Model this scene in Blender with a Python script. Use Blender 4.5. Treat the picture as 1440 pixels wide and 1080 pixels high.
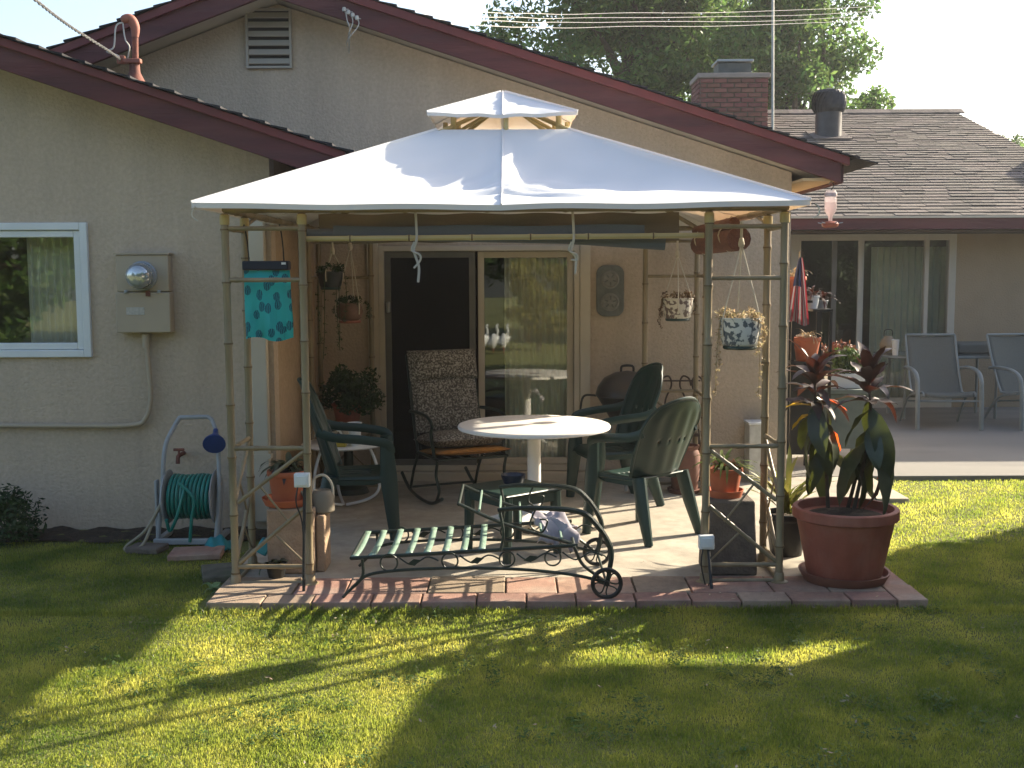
import bpy, math, random
import numpy as np
from mathutils import Vector as V, Matrix, Euler
random.seed(7)
rng = np.random.default_rng(11)
PI = math.pi
S = bpy.context.scene
COL = S.collection
for o in list(bpy.data.objects): bpy.data.objects.remove(o)

# ---------------------------------------------------------------- camera
CAM_H = 1.75
cam_d = bpy.data.cameras.new('camera'); cam = bpy.data.objects.new('camera', cam_d); COL.objects.link(cam)
cam_d.sensor_width = 36; cam_d.lens = 40.0; cam_d.clip_end = 500; cam_d.clip_start = .05
RC = Matrix.Rotation(math.radians(90-5.604), 3, 'X') @ Matrix.Rotation(math.radians(-.25), 3, 'Z')
cam.matrix_world = Matrix.Translation((0, 0, CAM_H)) @ RC.to_4x4()
S.camera = cam

# ---------------------------------------------------------------- light
SUN_EL, SUN_AZ = 26.5, 33.0         # azimuth measured from +X towards +Y
sdir = V((math.cos(math.radians(SUN_AZ))*math.cos(math.radians(SUN_EL)), math.sin(math.radians(SUN_AZ))*math.cos(math.radians(SUN_EL)), math.sin(math.radians(SUN_EL))))
W = bpy.data.worlds.new('World'); S.world = W; W.use_nodes = True
nt = W.node_tree; nt.nodes.clear()
sky = nt.nodes.new('ShaderNodeTexSky'); sky.sky_type = 'NISHITA'; sky.sun_disc = False
sky.sun_elevation = math.radians(SUN_EL); sky.sun_rotation = math.radians(90-SUN_AZ)
sky.air_density = 1.0; sky.dust_density = 2.6; sky.ozone_density = 1.0
bg = nt.nodes.new('ShaderNodeBackground'); bg.inputs[1].default_value = .12
wo = nt.nodes.new('ShaderNodeOutputWorld')
nt.links.new(sky.outputs[0], bg.inputs[0]); nt.links.new(bg.outputs[0], wo.inputs[0])
sun_d = bpy.data.lights.new('sun', 'SUN'); sun_d.energy = 5.0; sun_d.angle = math.radians(.53); sun_d.color = (1, .88, .68)
sun = bpy.data.objects.new('sun', sun_d); COL.objects.link(sun); sun.location = (20, 15, 18)
sun.rotation_euler = (-sdir).to_track_quat('-Z', 'Y').to_euler()
S.view_settings.view_transform = 'Standard'; S.view_settings.look = 'None'
S.view_settings.exposure = 1.5; S.view_settings.gamma = 1.0
S.view_settings.use_curve_mapping = False
S.cycles.max_bounces = 8; S.cycles.transparent_max_bounces = 12; S.cycles.transmission_bounces = 6
S.cycles.use_denoising = True

# ---------------------------------------------------------------- helpers
def P(px, py, Y=None, Z=None):
    """photo pixel (1440x1080) -> world point on the plane y=Y or z=Z"""
    d = RC @ V(((px-720)/1600, -(py-540)/1600, -1))
    t = Y/d.y if Y is not None else (Z-CAM_H)/d.z
    return V((0, 0, CAM_H)) + d*t

def meta(o, label=None, cat=None, group=None, kind=None):
    if label: o['label'] = label
    if cat: o['category'] = cat
    if group: o['group'] = group
    if kind: o['kind'] = kind
    return o

def thing(name, label, cat, loc=(0, 0, 0), group=None):
    o = bpy.data.objects.new(name, None); COL.objects.link(o); o.location = loc
    o.empty_display_size = .1
    return meta(o, label, cat, group)

def rootloc(p):
    if p is None: return V((0, 0, 0))
    l = V(p.location)
    while p.parent: p = p.parent; l = l + V(p.location)
    return l

class MB:
    def __init__(s): s.v = []; s.f = []
    def add(s, vs, fs):
        b = len(s.v); s.v += [tuple(v) for v in vs]; s.f += [tuple(i+b for i in f) for f in fs]; return s
    def box(s, c, d, R=None):
        c = V(c); h = V(d)/2; vs = []
        for x in (-1, 1):
            for y in (-1, 1):
                for z in (-1, 1):
                    q = V((x*h.x, y*h.y, z*h.z)); vs.append(c + (R @ q if R else q))
        return s.add(vs, [(0, 1, 3, 2), (4, 6, 7, 5), (0, 4, 5, 1), (2, 3, 7, 6), (0, 2, 6, 4), (1, 5, 7, 3)])
    def bx(s, x0, x1, y0, y1, z0, z1): return s.box(((x0+x1)/2, (y0+y1)/2, (z0+z1)/2), (x1-x0, y1-y0, z1-z0))
    def tube(s, pts, r, n=8, closed=False, caps=True, sq=None):
        pts = [V(p) for p in pts]; m = len(pts)
        rs = list(r) if isinstance(r, (list, tuple)) else [r]*m
        vs = []; up = None
        for i, p in enumerate(pts):
            a = pts[i-1] if (i > 0 or closed) else p
            b = pts[(i+1) % m] if (i < m-1 or closed) else p
            t = (b-a).normalized()
            if up is None:
                up = V((0, 0, 1)) if abs(t.z) < .9 else V((0, 1, 0))
            u = (up - t*up.dot(t))
            if u.length < 1e-5: u = t.orthogonal()
            u.normalize(); w = t.cross(u); up = u
            for k in range(n):
                an = 2*PI*(k+.5)/n
                f1 = math.cos(an)*rs[i]; f2 = math.sin(an)*rs[i]*(sq or 1)
                vs.append(p + u*f1 + w*f2)
        fs = []
        for i in range(m if closed else m-1):
            for k in range(n):
                j = (i+1) % m
                fs.append((i*n+k, i*n+(k+1) % n, j*n+(k+1) % n, j*n+k))
        if caps and not closed:
            fs.append(tuple(range(n-1, -1, -1))); fs.append(tuple((m-1)*n+k for k in range(n)))
        return s.add(vs, fs)
    def lathe(s, c, prof, n=24, R=None, capb=True, capt=True):
        c = V(c); vs = []; fs = []
        for r, z in prof:
            for k in range(n):
                a = 2*PI*k/n; q = V((r*math.cos(a), r*math.sin(a), z)); vs.append(c + (R @ q if R else q))
        for i in range(len(prof)-1):
            for k in range(n):
                fs.append((i*n+k, i*n+(k+1) % n, (i+1)*n+(k+1) % n, (i+1)*n+k))
        if capb: fs.append(tuple(range(n-1, -1, -1)))
        if capt: fs.append(tuple((len(prof)-1)*n+k for k in range(n)))
        return s.add(vs, fs)
    def prism(s, poly, a0, a1, ax='y'):
        def mk(p, a):
            return {'y': (p[0], a, p[1]), 'x': (a, p[0], p[1]), 'z': (p[0], p[1], a)}[ax]
        n = len(poly)
        vs = [mk(p, a0) for p in poly] + [mk(p, a1) for p in poly]
        fs = [tuple(range(n)), tuple(range(2*n-1, n-1, -1))] + [(i, i+n, (i+1) % n+n, (i+1) % n) for i in range(n)]
        return s.add(vs, fs)
    def grid(s, fn, nu, nv, keep=None):
        vs = [fn(i/nu, j/nv) for j in range(nv+1) for i in range(nu+1)]
        fs = [(j*(nu+1)+i, j*(nu+1)+i+1, (j+1)*(nu+1)+i+1, (j+1)*(nu+1)+i) for j in range(nv) for i in range(nu) if keep is None or keep(i, j)]
        return s.add(vs, fs)
    def build(s, name, mat, parent=None, smooth=True, ang=38, bevel=0, solid=0, off=None, subd=0, recalc=True):
        o_ = rootloc(parent) if off is None else V(off)
        me = bpy.data.meshes.new(name)
        me.from_pydata([tuple(V(v)-o_) for v in s.v], [], s.f); me.update()
        if recalc:
            import bmesh
            bm = bmesh.new(); bm.from_mesh(me); bmesh.ops.recalc_face_normals(bm, faces=bm.faces); bm.to_mesh(me); bm.free()
        if smooth:
            me.shade_smooth(); me.set_sharp_from_angle(angle=math.radians(ang))
        if mat: me.materials.append(mat)
        ob = bpy.data.objects.new(name, me); COL.objects.link(ob); ob.parent = parent
        if solid:
            m = ob.modifiers.new('solid', 'SOLIDIFY'); m.thickness = solid; m.offset = 0
        if bevel:
            m = ob.modifiers.new('bevel', 'BEVEL'); m.width = bevel; m.segments = 2; m.limit_method = 'ANGLE'; m.angle_limit = math.radians(40)
        if subd:
            m = ob.modifiers.new('sub', 'SUBSURF'); m.levels = subd; m.render_levels = subd
        return ob

def place(o, loc, rz=0, rx=0, ry=0):
    o.location = loc; o.rotation_euler = (rx, ry, rz); return o

def copy_tree(o, parent=None):
    c = o.copy(); COL.objects.link(c); c.parent = parent
    for ch in [x for x in bpy.data.objects if x.parent == o]: copy_tree(ch, c)
    return c

def npmesh(name, verts, faces, mat, parent=None, smooth=False):
    me = bpy.data.meshes.new(name); M, k = faces.shape
    me.vertices.add(len(verts)); me.vertices.foreach_set('co', np.ascontiguousarray(verts, dtype=np.float32).ravel())
    me.loops.add(M*k); me.loops.foreach_set('vertex_index', np.ascontiguousarray(faces, dtype=np.int32).ravel())
    me.polygons.add(M); me.polygons.foreach_set('loop_start', np.arange(0, M*k, k, dtype=np.int32))
    me.update(calc_edges=True); me.validate()
    me.materials.append(mat)
    ob = bpy.data.objects.new(name, me); COL.objects.link(ob); ob.parent = parent
    return ob

def cr(pts, n=8, closed=False):
    pts = [V(p) for p in pts]; out = []; m = len(pts)
    rngi = range(m if closed else m-1)
    for i in rngi:
        if closed: p0, p1, p2, p3 = pts[i-1], pts[i], pts[(i+1) % m], pts[(i+2) % m]
        else: p0, p1, p2, p3 = pts[max(i-1, 0)], pts[i], pts[i+1], pts[min(i+2, m-1)]
        for k in range(n):
            t = k/n
            out.append(.5*((2*p1)+(p2-p0)*t+(2*p0-5*p1+4*p2-p3)*t*t+(3*p1-p0-3*p2+p3)*t**3))
    if not closed: out.append(pts[-1])
    return out

# ---------------------------------------------------------------- materials
def M(name, c1, c2=None, scale=6, rough=.75, bump=0, bscale=None, metal=0, island=0, objrand=0, detail=6, spec=.4, transl=0, tcol=None, blotch=None, bdist=.01, sheen=0, stretch=None, streak=None):
    m = bpy.data.materials.new(name); m.use_nodes = True; t = m.node_tree; N = t.nodes; L = t.links
    b = N['Principled BSDF']; b.inputs['Roughness'].default_value = rough; b.inputs['Metallic'].default_value = metal
    b.inputs['Specular IOR Level'].default_value = spec
    tc = N.new('ShaderNodeTexCoord')
    co = tc.outputs['Object']
    if stretch:
        mp = N.new('ShaderNodeMapping'); mp.inputs['Scale'].default_value = stretch; L.new(co, mp.inputs[0]); co = mp.outputs[0]
    c2 = c2 or tuple(x*.8 for x in c1)
    no = N.new('ShaderNodeTexNoise'); no.inputs['Scale'].default_value = scale; no.inputs['Detail'].default_value = detail
    L.new(co, no.inputs['Vector'])
    rp = N.new('ShaderNodeValToRGB'); rp.color_ramp.elements[0].position = .32; rp.color_ramp.elements[1].position = .68
    rp.color_ramp.elements[0].color = (*c2, 1); rp.color_ramp.elements[1].color = (*c1, 1)
    L.new(no.outputs['Fac'], rp.inputs[0]); col = rp.outputs[0]
    if blotch:
        bs, bc, amt = blotch
        n2 = N.new('ShaderNodeTexNoise'); n2.inputs['Scale'].default_value = bs; n2.inputs['Detail'].default_value = 4; L.new(co, n2.inputs['Vector'])
        r2 = N.new('ShaderNodeValToRGB'); r2.color_ramp.elements[0].position = .48; r2.color_ramp.elements[1].position = .7
        r2.color_ramp.elements[0].color = (0, 0, 0, 1); r2.color_ramp.elements[1].color = (amt, amt, amt, 1); L.new(n2.outputs['Fac'], r2.inputs[0])
        mx = N.new('ShaderNodeMixRGB'); mx.inputs[2].default_value = (*bc, 1); L.new(r2.outputs[0], mx.inputs[0]); L.new(col, mx.inputs[1]); col = mx.outputs[0]
    if streak:
        sc_, amt_ = streak
        mp2 = N.new('ShaderNodeMapping'); mp2.inputs['Scale'].default_value = sc_; L.new(tc.outputs['Object'], mp2.inputs[0])
        n4 = N.new('ShaderNodeTexNoise'); n4.inputs['Scale'].default_value = 1; n4.inputs['Detail'].default_value = 6; n4.inputs['Roughness'].default_value = .65; L.new(mp2.outputs[0], n4.inputs['Vector'])
        r4 = N.new('ShaderNodeMapRange'); r4.inputs[1].default_value = .3; r4.inputs[2].default_value = .75; r4.inputs[3].default_value = 1+amt_*.4; r4.inputs[4].default_value = 1-amt_; L.new(n4.outputs['Fac'], r4.inputs[0])
        m4 = N.new('ShaderNodeMixRGB'); m4.blend_type = 'MULTIPLY'; m4.inputs[0].default_value = 1; L.new(col, m4.inputs[1]); L.new(r4.outputs[0], m4.inputs[2]); col = m4.outputs[0]
    if island or objrand:
        src = N.new('ShaderNodeNewGeometry').outputs['Random Per Island'] if island else N.new('ShaderNodeObjectInfo').outputs['Random']
        mr = N.new('ShaderNodeMapRange'); k = island or objrand
        mr.inputs[3].default_value = 1-k; mr.inputs[4].default_value = 1+k; L.new(src, mr.inputs[0])
        hs = N.new('ShaderNodeHueSaturation'); L.new(mr.outputs[0], hs.inputs['Value']); L.new(col, hs.inputs['Color'])
        mh = N.new('ShaderNodeMapRange'); mh.inputs[3].default_value = .5-.03*k*2; mh.inputs[4].default_value = .5+.03*k*2
        wn = N.new('ShaderNodeTexWhiteNoise'); wn.noise_dimensions = '1D'; L.new(src, wn.inputs['W']); L.new(wn.outputs['Value'], mh.inputs[0]); L.new(mh.outputs[0], hs.inputs['Hue'])
        col = hs.outputs[0]
    L.new(col, b.inputs['Base Color'])
    if bump:
        n3 = N.new('ShaderNodeTexNoise'); n3.inputs['Scale'].default_value = bscale or scale*8; n3.inputs['Detail'].default_value = 5; L.new(co, n3.inputs['Vector'])
        bp = N.new('ShaderNodeBump'); bp.inputs['Strength'].default_value = bump; bp.inputs['Distance'].default_value = bdist
        L.new(n3.outputs['Fac'], bp.inputs['Height']); L.new(bp.outputs[0], b.inputs['Normal'])
    if transl:
        tr = N.new('ShaderNodeBsdfTranslucent'); ms = N.new('ShaderNodeMixShader'); ms.inputs[0].default_value = transl
        if tcol: tr.inputs[0].default_value = (*tcol, 1)
        else: L.new(col, tr.inputs[0])
        L.new(b.outputs[0], ms.inputs[1]); L.new(tr.outputs[0], ms.inputs[2]); L.new(ms.outputs[0], N['Material Output'].inputs[0])
    return m

def glass(name, tint=(.75, .8, .78), refl=.1):
    m = bpy.data.materials.new(name); m.use_nodes = True; t = m.node_tree; N = t.nodes; L = t.links; N.clear()
    out = N.new('ShaderNodeOutputMaterial'); tr = N.new('ShaderNodeBsdfTransparent'); tr.inputs[0].default_value = (*tint, 1)
    gl = N.new('ShaderNodeBsdfGlossy'); gl.inputs['Roughness'].default_value = .015
    lw = N.new('ShaderNodeLayerWeight'); lw.inputs[0].default_value = .3
    mr = N.new('ShaderNodeMapRange'); mr.inputs[3].default_value = refl; mr.inputs[4].default_value = 1; L.new(lw.outputs['Fresnel'], mr.inputs[0])
    mx = N.new('ShaderNodeMixShader'); L.new(mr.outputs[0], mx.inputs[0]); L.new(tr.outputs[0], mx.inputs[1]); L.new(gl.outputs[0], mx.inputs[2])
    L.new(mx.outputs[0], out.inputs[0]); return m

m_stucco = M('stucco', (.57, .455, .345), (.49, .39, .29), 34, .92, .7, 52, bdist=.014, blotch=(.8, (.40, .34, .265), .5), streak=((3.5, 3.5, .45), .15))
m_stucco_bounce = M('stucco_bounce', (.47, .34, .22), (.40, .29, .185), 30, .92, .9, 42, bdist=.012)  # wall stucco with warm bounce light put into its colour
m_burg = M('burgundy_paint', (.12, .03, .03), (.075, .02, .023), 3, .6, .3, 30, stretch=(.35, 1, 3), blotch=(2.2, (.15, .06, .055), .5), streak=((1.2, 8, 8), .35))
m_burg_l = M('burgundy_trim', (.17, .035, .034), (.13, .03, .03), 5, .5, .1, 40)
m_shingle_d = M('dark_shingles', (.042, .04, .043), (.026, .025, .028), 30, .95, .6, 200, island=.25)
m_shingle = M('brown_shingles', (.165, .13, .11), (.105, .088, .078), 14, .95, .6, 160, island=.32)
m_white = M('white_vinyl', (.72, .74, .74), (.66, .68, .68), 4, .4)
m_cream = M('cream_paint', (.56, .50, .40), (.50, .44, .35), 4, .55)
m_vent_shade = M('vent_hole_shade', (.035, .033, .03), (.025, .023, .02), 2, .9)
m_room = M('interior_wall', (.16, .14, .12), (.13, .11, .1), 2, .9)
m_bamboo = M('bamboo', (.30, .235, .14), (.18, .145, .09), 9, .45, .15, 60, blotch=(5, (.22, .15, .07), .6), stretch=(1, 1, .35))
m_bamboo_y = M('pale_bamboo', (.52, .43, .22), (.42, .33, .15), 9, .4, .1, 60, stretch=(.3, 1, 1))
m_node = M('bamboo_node', (.17, .11, .055), (.12, .08, .04), 20, .6)
m_canopy = M('canopy_fabric', (.80, .81, .82), (.76, .77, .78), 2, .8, .12, 420, transl=.13, tcol=(.92, .6, .34), bdist=.002)
m_green = M('green_plastic', (.006, .032, .026), (.004, .024, .02), 5, .42, .08, 300, spec=.5, blotch=(7, (.013, .04, .034), .5))
m_iron = M('dark_green_iron', (.02, .035, .028), (.014, .022, .018), 25, .42, .2, 200)
m_slat_sun = M('sunlit_slat', (.30, .42, .34), (.22, .33, .26), 12, .25, .1, 90)  # sunlight on the slats put into this pale colour
m_tabletop = M('white_tabletop', (.83, .80, .77), (.79, .76, .73), 4, .42)
m_conc_dim = M('dimmed_concrete', (.27, .255, .225), (.19, .18, .165), 1.6, .9, .35, 140, blotch=(.8, (.16, .155, .145), .7), bdist=.004, stretch=(.6, 1.6, 1))  # blotchy concrete, base darkened to imitate the rear patio's dim light
m_conc = M('concrete', (.47, .42, .34), (.37, .33, .265), 5, .9, .4, 140, blotch=(1.4, (.28, .245, .20), .6), bdist=.004, streak=((9, 9, 9), .25))
m_terra = M('terracotta_plastic', (.35, .105, .066), (.27, .078, .05), 6, .6, .12, 60, blotch=(5, (.38, .17, .12), .55), streak=((16, 16, 3), .2))
m_terra_o = M('orange_terracotta', (.46, .13, .055), (.38, .1, .045), 8, .7, .1, 60)
m_paver = M('paver_pink', (.40, .235, .175), (.29, .17, .13), 9, .9, .5, 120, objrand=.16, bdist=.005, blotch=(4, (.36, .3, .24), .6), streak=((14, 14, 14), .35))
m_paver_t = M('paver_tan', (.38, .28, .20), (.29, .215, .155), 9, .9, .5, 120, objrand=.14, bdist=.005, streak=((14, 14, 14), .35))
m_mortar = M('mortar', (.17, .15, .115), (.09, .085, .06), 12, .95, .6, 90, blotch=(6, (.07, .085, .035), .7))
m_black = M('black_metal', (.018, .018, .018), (.012, .012, .012), 10, .45)
m_grey_metal = M('grey_metal', (.34, .36, .38), (.27, .29, .31), 12, .45, .05, 50, metal=.2)
m_soil = M('soil', (.085, .06, .04), (.04, .03, .02), 18, .98, 1, 60, bdist=.03)
m_rock = M('pedestal_block', (.40, .28, .185), (.31, .21, .14), 18, .95, .8, 70, bdist=.01)
m_rock_d = M('grey_block', (.16, .13, .105), (.11, .09, .075), 18, .95, .8, 70, bdist=.01)
m_brick = M('chimney_brick', (.23, .085, .065), (.16, .06, .05), 10, .9, .4, 60, objrand=.2)
m_glass = glass('window_glass', (.93, .94, .93), .09)
m_glass_d = glass('door_glass', (.93, .95, .93), .055)
m_rust = M("rusty_pipe", (.22, .075, .05), (.12, .05, .04), 14, .8, .3, 60)
m_wire = M('white_wire', (.50, .48, .44), (.42, .40, .37), 5, .6)
m_rope = M('macrame_cord', (.60, .54, .44), (.5, .45, .36), 40, .9)
# ================================================================ GROUND
def inlawn(x, y):
    ok = (y > 2.6) & (y < 9.37)
    pat = (x > -1.66) & (x < 2.185) & (y > 5.772)
    pad = (x > 2.0) & (x < 3.03) & (y > 8.45)
    lefts = (x < -1.5) & (y > 7.32 + .05*np.sin(x*9))
    slab = (x > -2.02) & (x < -1.62) & (y > 7.0)
    return ok & ~pat & ~pad & ~lefts & ~slab

m_ground = M('lawn_ground', (.19, .20, .055), (.13, .14, .04), 3, .98, .8, 60, bdist=.02, blotch=(25, (.12, .1, .045), .6))
g = MB(); g.add([(-60, -60, 0), (60, -60, 0), (60, 80, 0), (-60, 80, 0)], [(0, 1, 2, 3)])
meta(g.build('lawn', m_ground), 'sunlit mown backyard lawn in front of the patio', None, None, 'structure')

def grass_mat():
    m = bpy.data.materials.new('grass_blades'); m.use_nodes = True; t = m.node_tree; N = t.nodes; L = t.links
    b = N['Principled BSDF']; b.inputs['Roughness'].default_value = .38; b.inputs['Specular IOR Level'].default_value = .5
    tc = N.new('ShaderNodeTexCoord')
    n1 = N.new('ShaderNodeTexNoise'); n1.inputs['Scale'].default_value = 2.6; n1.inputs['Detail'].default_value = 5; L.new(tc.outputs['Object'], n1.inputs['Vector'])
    r = N.new('ShaderNodeValToRGB'); e = r.color_ramp.elements
    e[0].position = .3; e[0].color = (.058, .10, .021, 1); e[1].position = .7; e[1].color = (.255, .26, .085, 1)
    e2 = e.new(.52); e2.color = (.155, .185, .046, 1)
    geo = N.new('ShaderNodeNewGeometry')
    ad = N.new('ShaderNodeMath'); ad.operation = 'MULTIPLY_ADD'; ad.inputs[1].default_value = .18; L.new(geo.outputs['Random Per Island'], ad.inputs[0])
    sb = N.new('ShaderNodeMath'); sb.operation = 'SUBTRACT'; sb.inputs[1].default_value = .09; L.new(n1.outputs['Fac'], sb.inputs[0]); L.new(sb.outputs[0], ad.inputs[2])
    L.new(ad.outputs[0], r.inputs[0]); L.new(r.outputs[0], b.inputs['Base Color'])
    tr = N.new('ShaderNodeBsdfTranslucent'); gm = N.new('ShaderNodeMixRGB'); gm.blend_type = 'MULTIPLY'; gm.inputs[0].default_value = 1; gm.inputs[2].default_value = (2.8, 2.6, 1.7, 1); L.new(r.outputs[0], gm.inputs[1]); L.new(gm.outputs[0], tr.inputs[0])
    mx = N.new('ShaderNodeMixShader'); mx.inputs[0].default_value = .66
    L.new(b.outputs[0], mx.inputs[1]); L.new(tr.outputs[0], mx.inputs[2]); L.new(mx.outputs[0], N['Material Output'].inputs[0])
    return m
def make_grass():
    vs = []; fs = []; base = 0
    for (n, y0, y1, w, hgt) in ((360000, 2.9, 5.0, .003, .016), (250000, 5.0, 7.2, .004, .017), (100000, 7.2, 9.4, .0055, .019), (7000, 5.70, 5.772, .0035, .036)):
        y = rng.uniform(y0, y1, n); x = rng.uniform(-1, 1, n)*(y*.52+.5)
        k = inlawn(x, y); x, y = x[k], y[k]; n = len(x)
        patch = np.sin(x*3.1+1)*np.sin(y*4.3)+.6*np.sin(x*9.7+y*5)*np.sin(y*11.3-x*3)+.5*np.sin(x*23+y*17)*np.sin(y*29-x*13)
        h = hgt*rng.uniform(.45, 1.2, n)*(1+.28*patch)
        a = rng.uniform(0, 2*PI, n); w_ = w*rng.uniform(.6, 1.3, n)
        ln = h*rng.uniform(.1, .8, n); la = rng.uniform(0, 2*PI, n)
        dx, dy = np.cos(a)*w_/2, np.sin(a)*w_/2; lx, ly = np.cos(la)*ln, np.sin(la)*ln
        z0 = np.full(n, -.003)
        q = np.stack([np.stack([x-dx, y-dy, z0], 1), np.stack([x+dx, y+dy, z0], 1),
                      np.stack([x+dx*.8+lx*.35, y+dy*.8+ly*.35, h*.62], 1), np.stack([x+lx, y+ly, h], 1), np.stack([x-dx*.8+lx*.35, y-dy*.8+ly*.35, h*.62], 1)], 1)
        vs.append(q.reshape(-1, 3))
        i = np.arange(n)[:, None]*5+base
        fs.append(np.concatenate([np.concatenate([i, i+1, i+2], 1), np.concatenate([i, i+2, i+4], 1), np.concatenate([i+4, i+2, i+3], 1)], 0))
        base += n*5
    return npmesh('lawn_grass', np.concatenate(vs), np.concatenate(fs), grass_mat())
meta(make_grass(), 'short yellow green turf grass covering the lawn', 'grass', None, 'stuff')

# small broad-leaf weeds in the turf, too many to count
def leafcloud(name, mat, C, n, rad, size, parent=None, flat=.0, up=0):
    """leaf-sized rhombi scattered round the centres C (k,3)"""
    C = np.asarray(C, float); idx = rng.integers(0, len(C), n)
    rad = np.broadcast_to(np.asarray(rad, float), (len(C),)) if np.ndim(rad) < 2 else rad
    d = rng.normal(size=(n, 3)); d /= np.linalg.norm(d, axis=1)[:, None]
    rr = rng.uniform(0, 1, n)**.45
    R_ = rad[idx][:, None] if np.ndim(rad) == 1 else rad[idx]
    p = C[idx] + d*rr[:, None]*R_
    nrm = rng.normal(size=(n, 3))*(1-flat) + d*.4 + np.array([0, 0, up+flat]); nrm /= np.linalg.norm(nrm, axis=1)[:, None]
    t = np.cross(nrm, rng.normal(size=(n, 3))); t /= np.linalg.norm(t, axis=1)[:, None]; b = np.cross(nrm, t)
    s = size*rng.uniform(.6, 1.3, n)[:, None]
    q = np.stack([p-t*s, p+b*s*.42-nrm*s*.12, p+t*s, p-b*s*.42-nrm*s*.12], 1).reshape(-1, 3)
    i = np.arange(n)[:, None]*4
    f = np.concatenate([np.concatenate([i, i+1, i+2], 1), np.concatenate([i, i+2, i+3], 1)], 0)
    o_ = rootloc(parent)
    return npmesh(name, q-np.array(o_), f, mat, parent)

m_weed = M('weed_leaf', (.10, .17, .03), (.06, .11, .02), 4, .6, island=.3, transl=.35)
wc = np.stack([rng.uniform(-2.2, 2.2, 900), rng.uniform(3.6, 5.7, 900), np.full(900, .017)], 1)
wc = wc[(np.sin(wc[:, 0]*5)*np.sin(wc[:, 1]*6+1) > .1)]
wo_ = leafcloud('clover_weeds', m_weed, wc, 9000, .045, .010, None, .7, .6)
meta(wo_, 'darker clover patches growing low in the lawn', 'weeds', None, 'stuff')
m_dry = M('dry_leaf', (.42, .36, .25), (.25, .18, .1), 5, .8, island=.4)
dc = np.stack([rng.uniform(-2.4, 2.6, 60), rng.uniform(3.7, 5.8, 60), np.full(60, .035)], 1)
meta(leafcloud('fallen_leaves', m_dry, dc, 90, .02, .012, None, .8, .5), 'tiny pale dry leaves scattered on the lawn', 'fallen leaves', None, 'stuff')

# soil bed along the left wall
sb = MB(); sb.grid(lambda u, v: (-4.6+u*3.0, 7.3+v*.42+.03*math.sin(u*27), .012+.018*math.sin(u*61+v*3)*math.sin(v*9)), 60, 8)
meta(sb.build('soil_bed', m_soil), 'dark bare soil strip along the foot of the left wall', None, None, 'structure')

# patio
SL = .04
pat = thing('patio', 'pale concrete patio slab with reddish paver border', None, (0, 6, 0)); pat['kind'] = 'structure'
s_ = MB(); s_.bx(-1.6, 2.0, 6.27, 9.62, -.1, SL); s_.bx(2.003, 3.0, 8.47, 9.40, -.1, SL-.003); s_.bx(2.0, 2.165, 6.65, 8.467, -.1, SL-.002)
s_.build('concrete_slab', m_conc, pat, bevel=.008)
s_ = MB(); s_.bx(-1.585, 2.14, 5.79, 6.27, -.1, .026); s_.bx(2.0, 2.14, 6.27, 6.66, -.1, .0255)
s_.build('mortar_bed', m_mortar, pat, smooth=False)
def paver(x0, x1, y0, y1, mat):
    b = MB(); w, d = x1-x0-.009, y1-y0-.009
    b.box((0, 0, 0), (w, d, .05))
    o = b.build('paver', mat, pat, bevel=.005, off=(0, 0, 0))
    o.location = ((x0+x1)/2, (y0+y1)/2-6, .022+random.uniform(-.004, .005)); o.rotation_euler = (random.uniform(-.008, .008), random.uniform(-.008, .008), random.uniform(-.012, .012))
x = -1.6; k = 0
while x < 2.0:
    w = random.choice((.26, .29, .29, .31)); x2 = min(x+w, 2.0)
    if 2.0-x2 < .1: x2 = 2.0
    paver(x, x2, 5.77, 5.935, m_paver if random.random() < .75 else m_paver_t); x = x2
x = -1.6
while x < 2.0:
    w = random.choice((.28, .3, .42, .44)); x2 = min(x+w, 2.0)
    if 2.0-x2 < .12: x2 = 2.0
    paver(x, x2, 5.935, 6.265, m_paver if random.random() < .5 else m_paver_t); x = x2
for i in range(3): paver(2.0, 2.165, 5.77+i*.295, 5.77+(i+1)*.295, m_paver)
# rear patio to the right
rp_ = MB(); rp_.bx(2.34, 14, 9.40, 14.3, -.1, SL)
meta(rp_.build('rear_patio', m_conc_dim, bevel=.006), 'wide concrete patio in front of the rear sliding doors', None, None, 'structure')

# ================================================================ MAIN HOUSE (gable)
YR, YM = 8.98, 9.36
house = thing('house', 'beige stucco gabled house with burgundy fascia behind the gazebo', 'house', (0, YM, 0))
A_ = P(376, -7, YR); Rr = P(1182, 257, YR); Lf = P(127, 90, YR)
slR = (A_.z-Rr.z)/(Rr.x-A_.x); slL = (A_.z-Lf.z)/(A_.x-Lf.x)
def rz(x): return A_.z - (slR*(x-A_.x) if x > A_.x else slL*(A_.x-x))
XR = 2.28
d0, d1, dz1, dz0 = -1.09, .56, 1.972, .11
xl = -6.5
def gable_poly(x0, x1, z0):
    top = [(x1, rz(x1)+.02)]
    if x0 < A_.x < x1: top.append((A_.x, rz(A_.x)+.02))
    top.append((x0, rz(x0)+.02))
    return [(x0, z0), (x1, z0)] + top
w = MB()
w.prism(gable_poly(xl, d0, 0), YM, YM+.15)
w.prism(gable_poly(d0, d1, dz1), YM, YM+.15)
w.prism(gable_poly(d1, XR, 0), YM, YM+.15)
w.bx(XR-.15, XR, YM+.152, 17, 0, rz(XR)+.1)
hw = w.build('wall', m_stucco, house, smooth=False)
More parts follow.
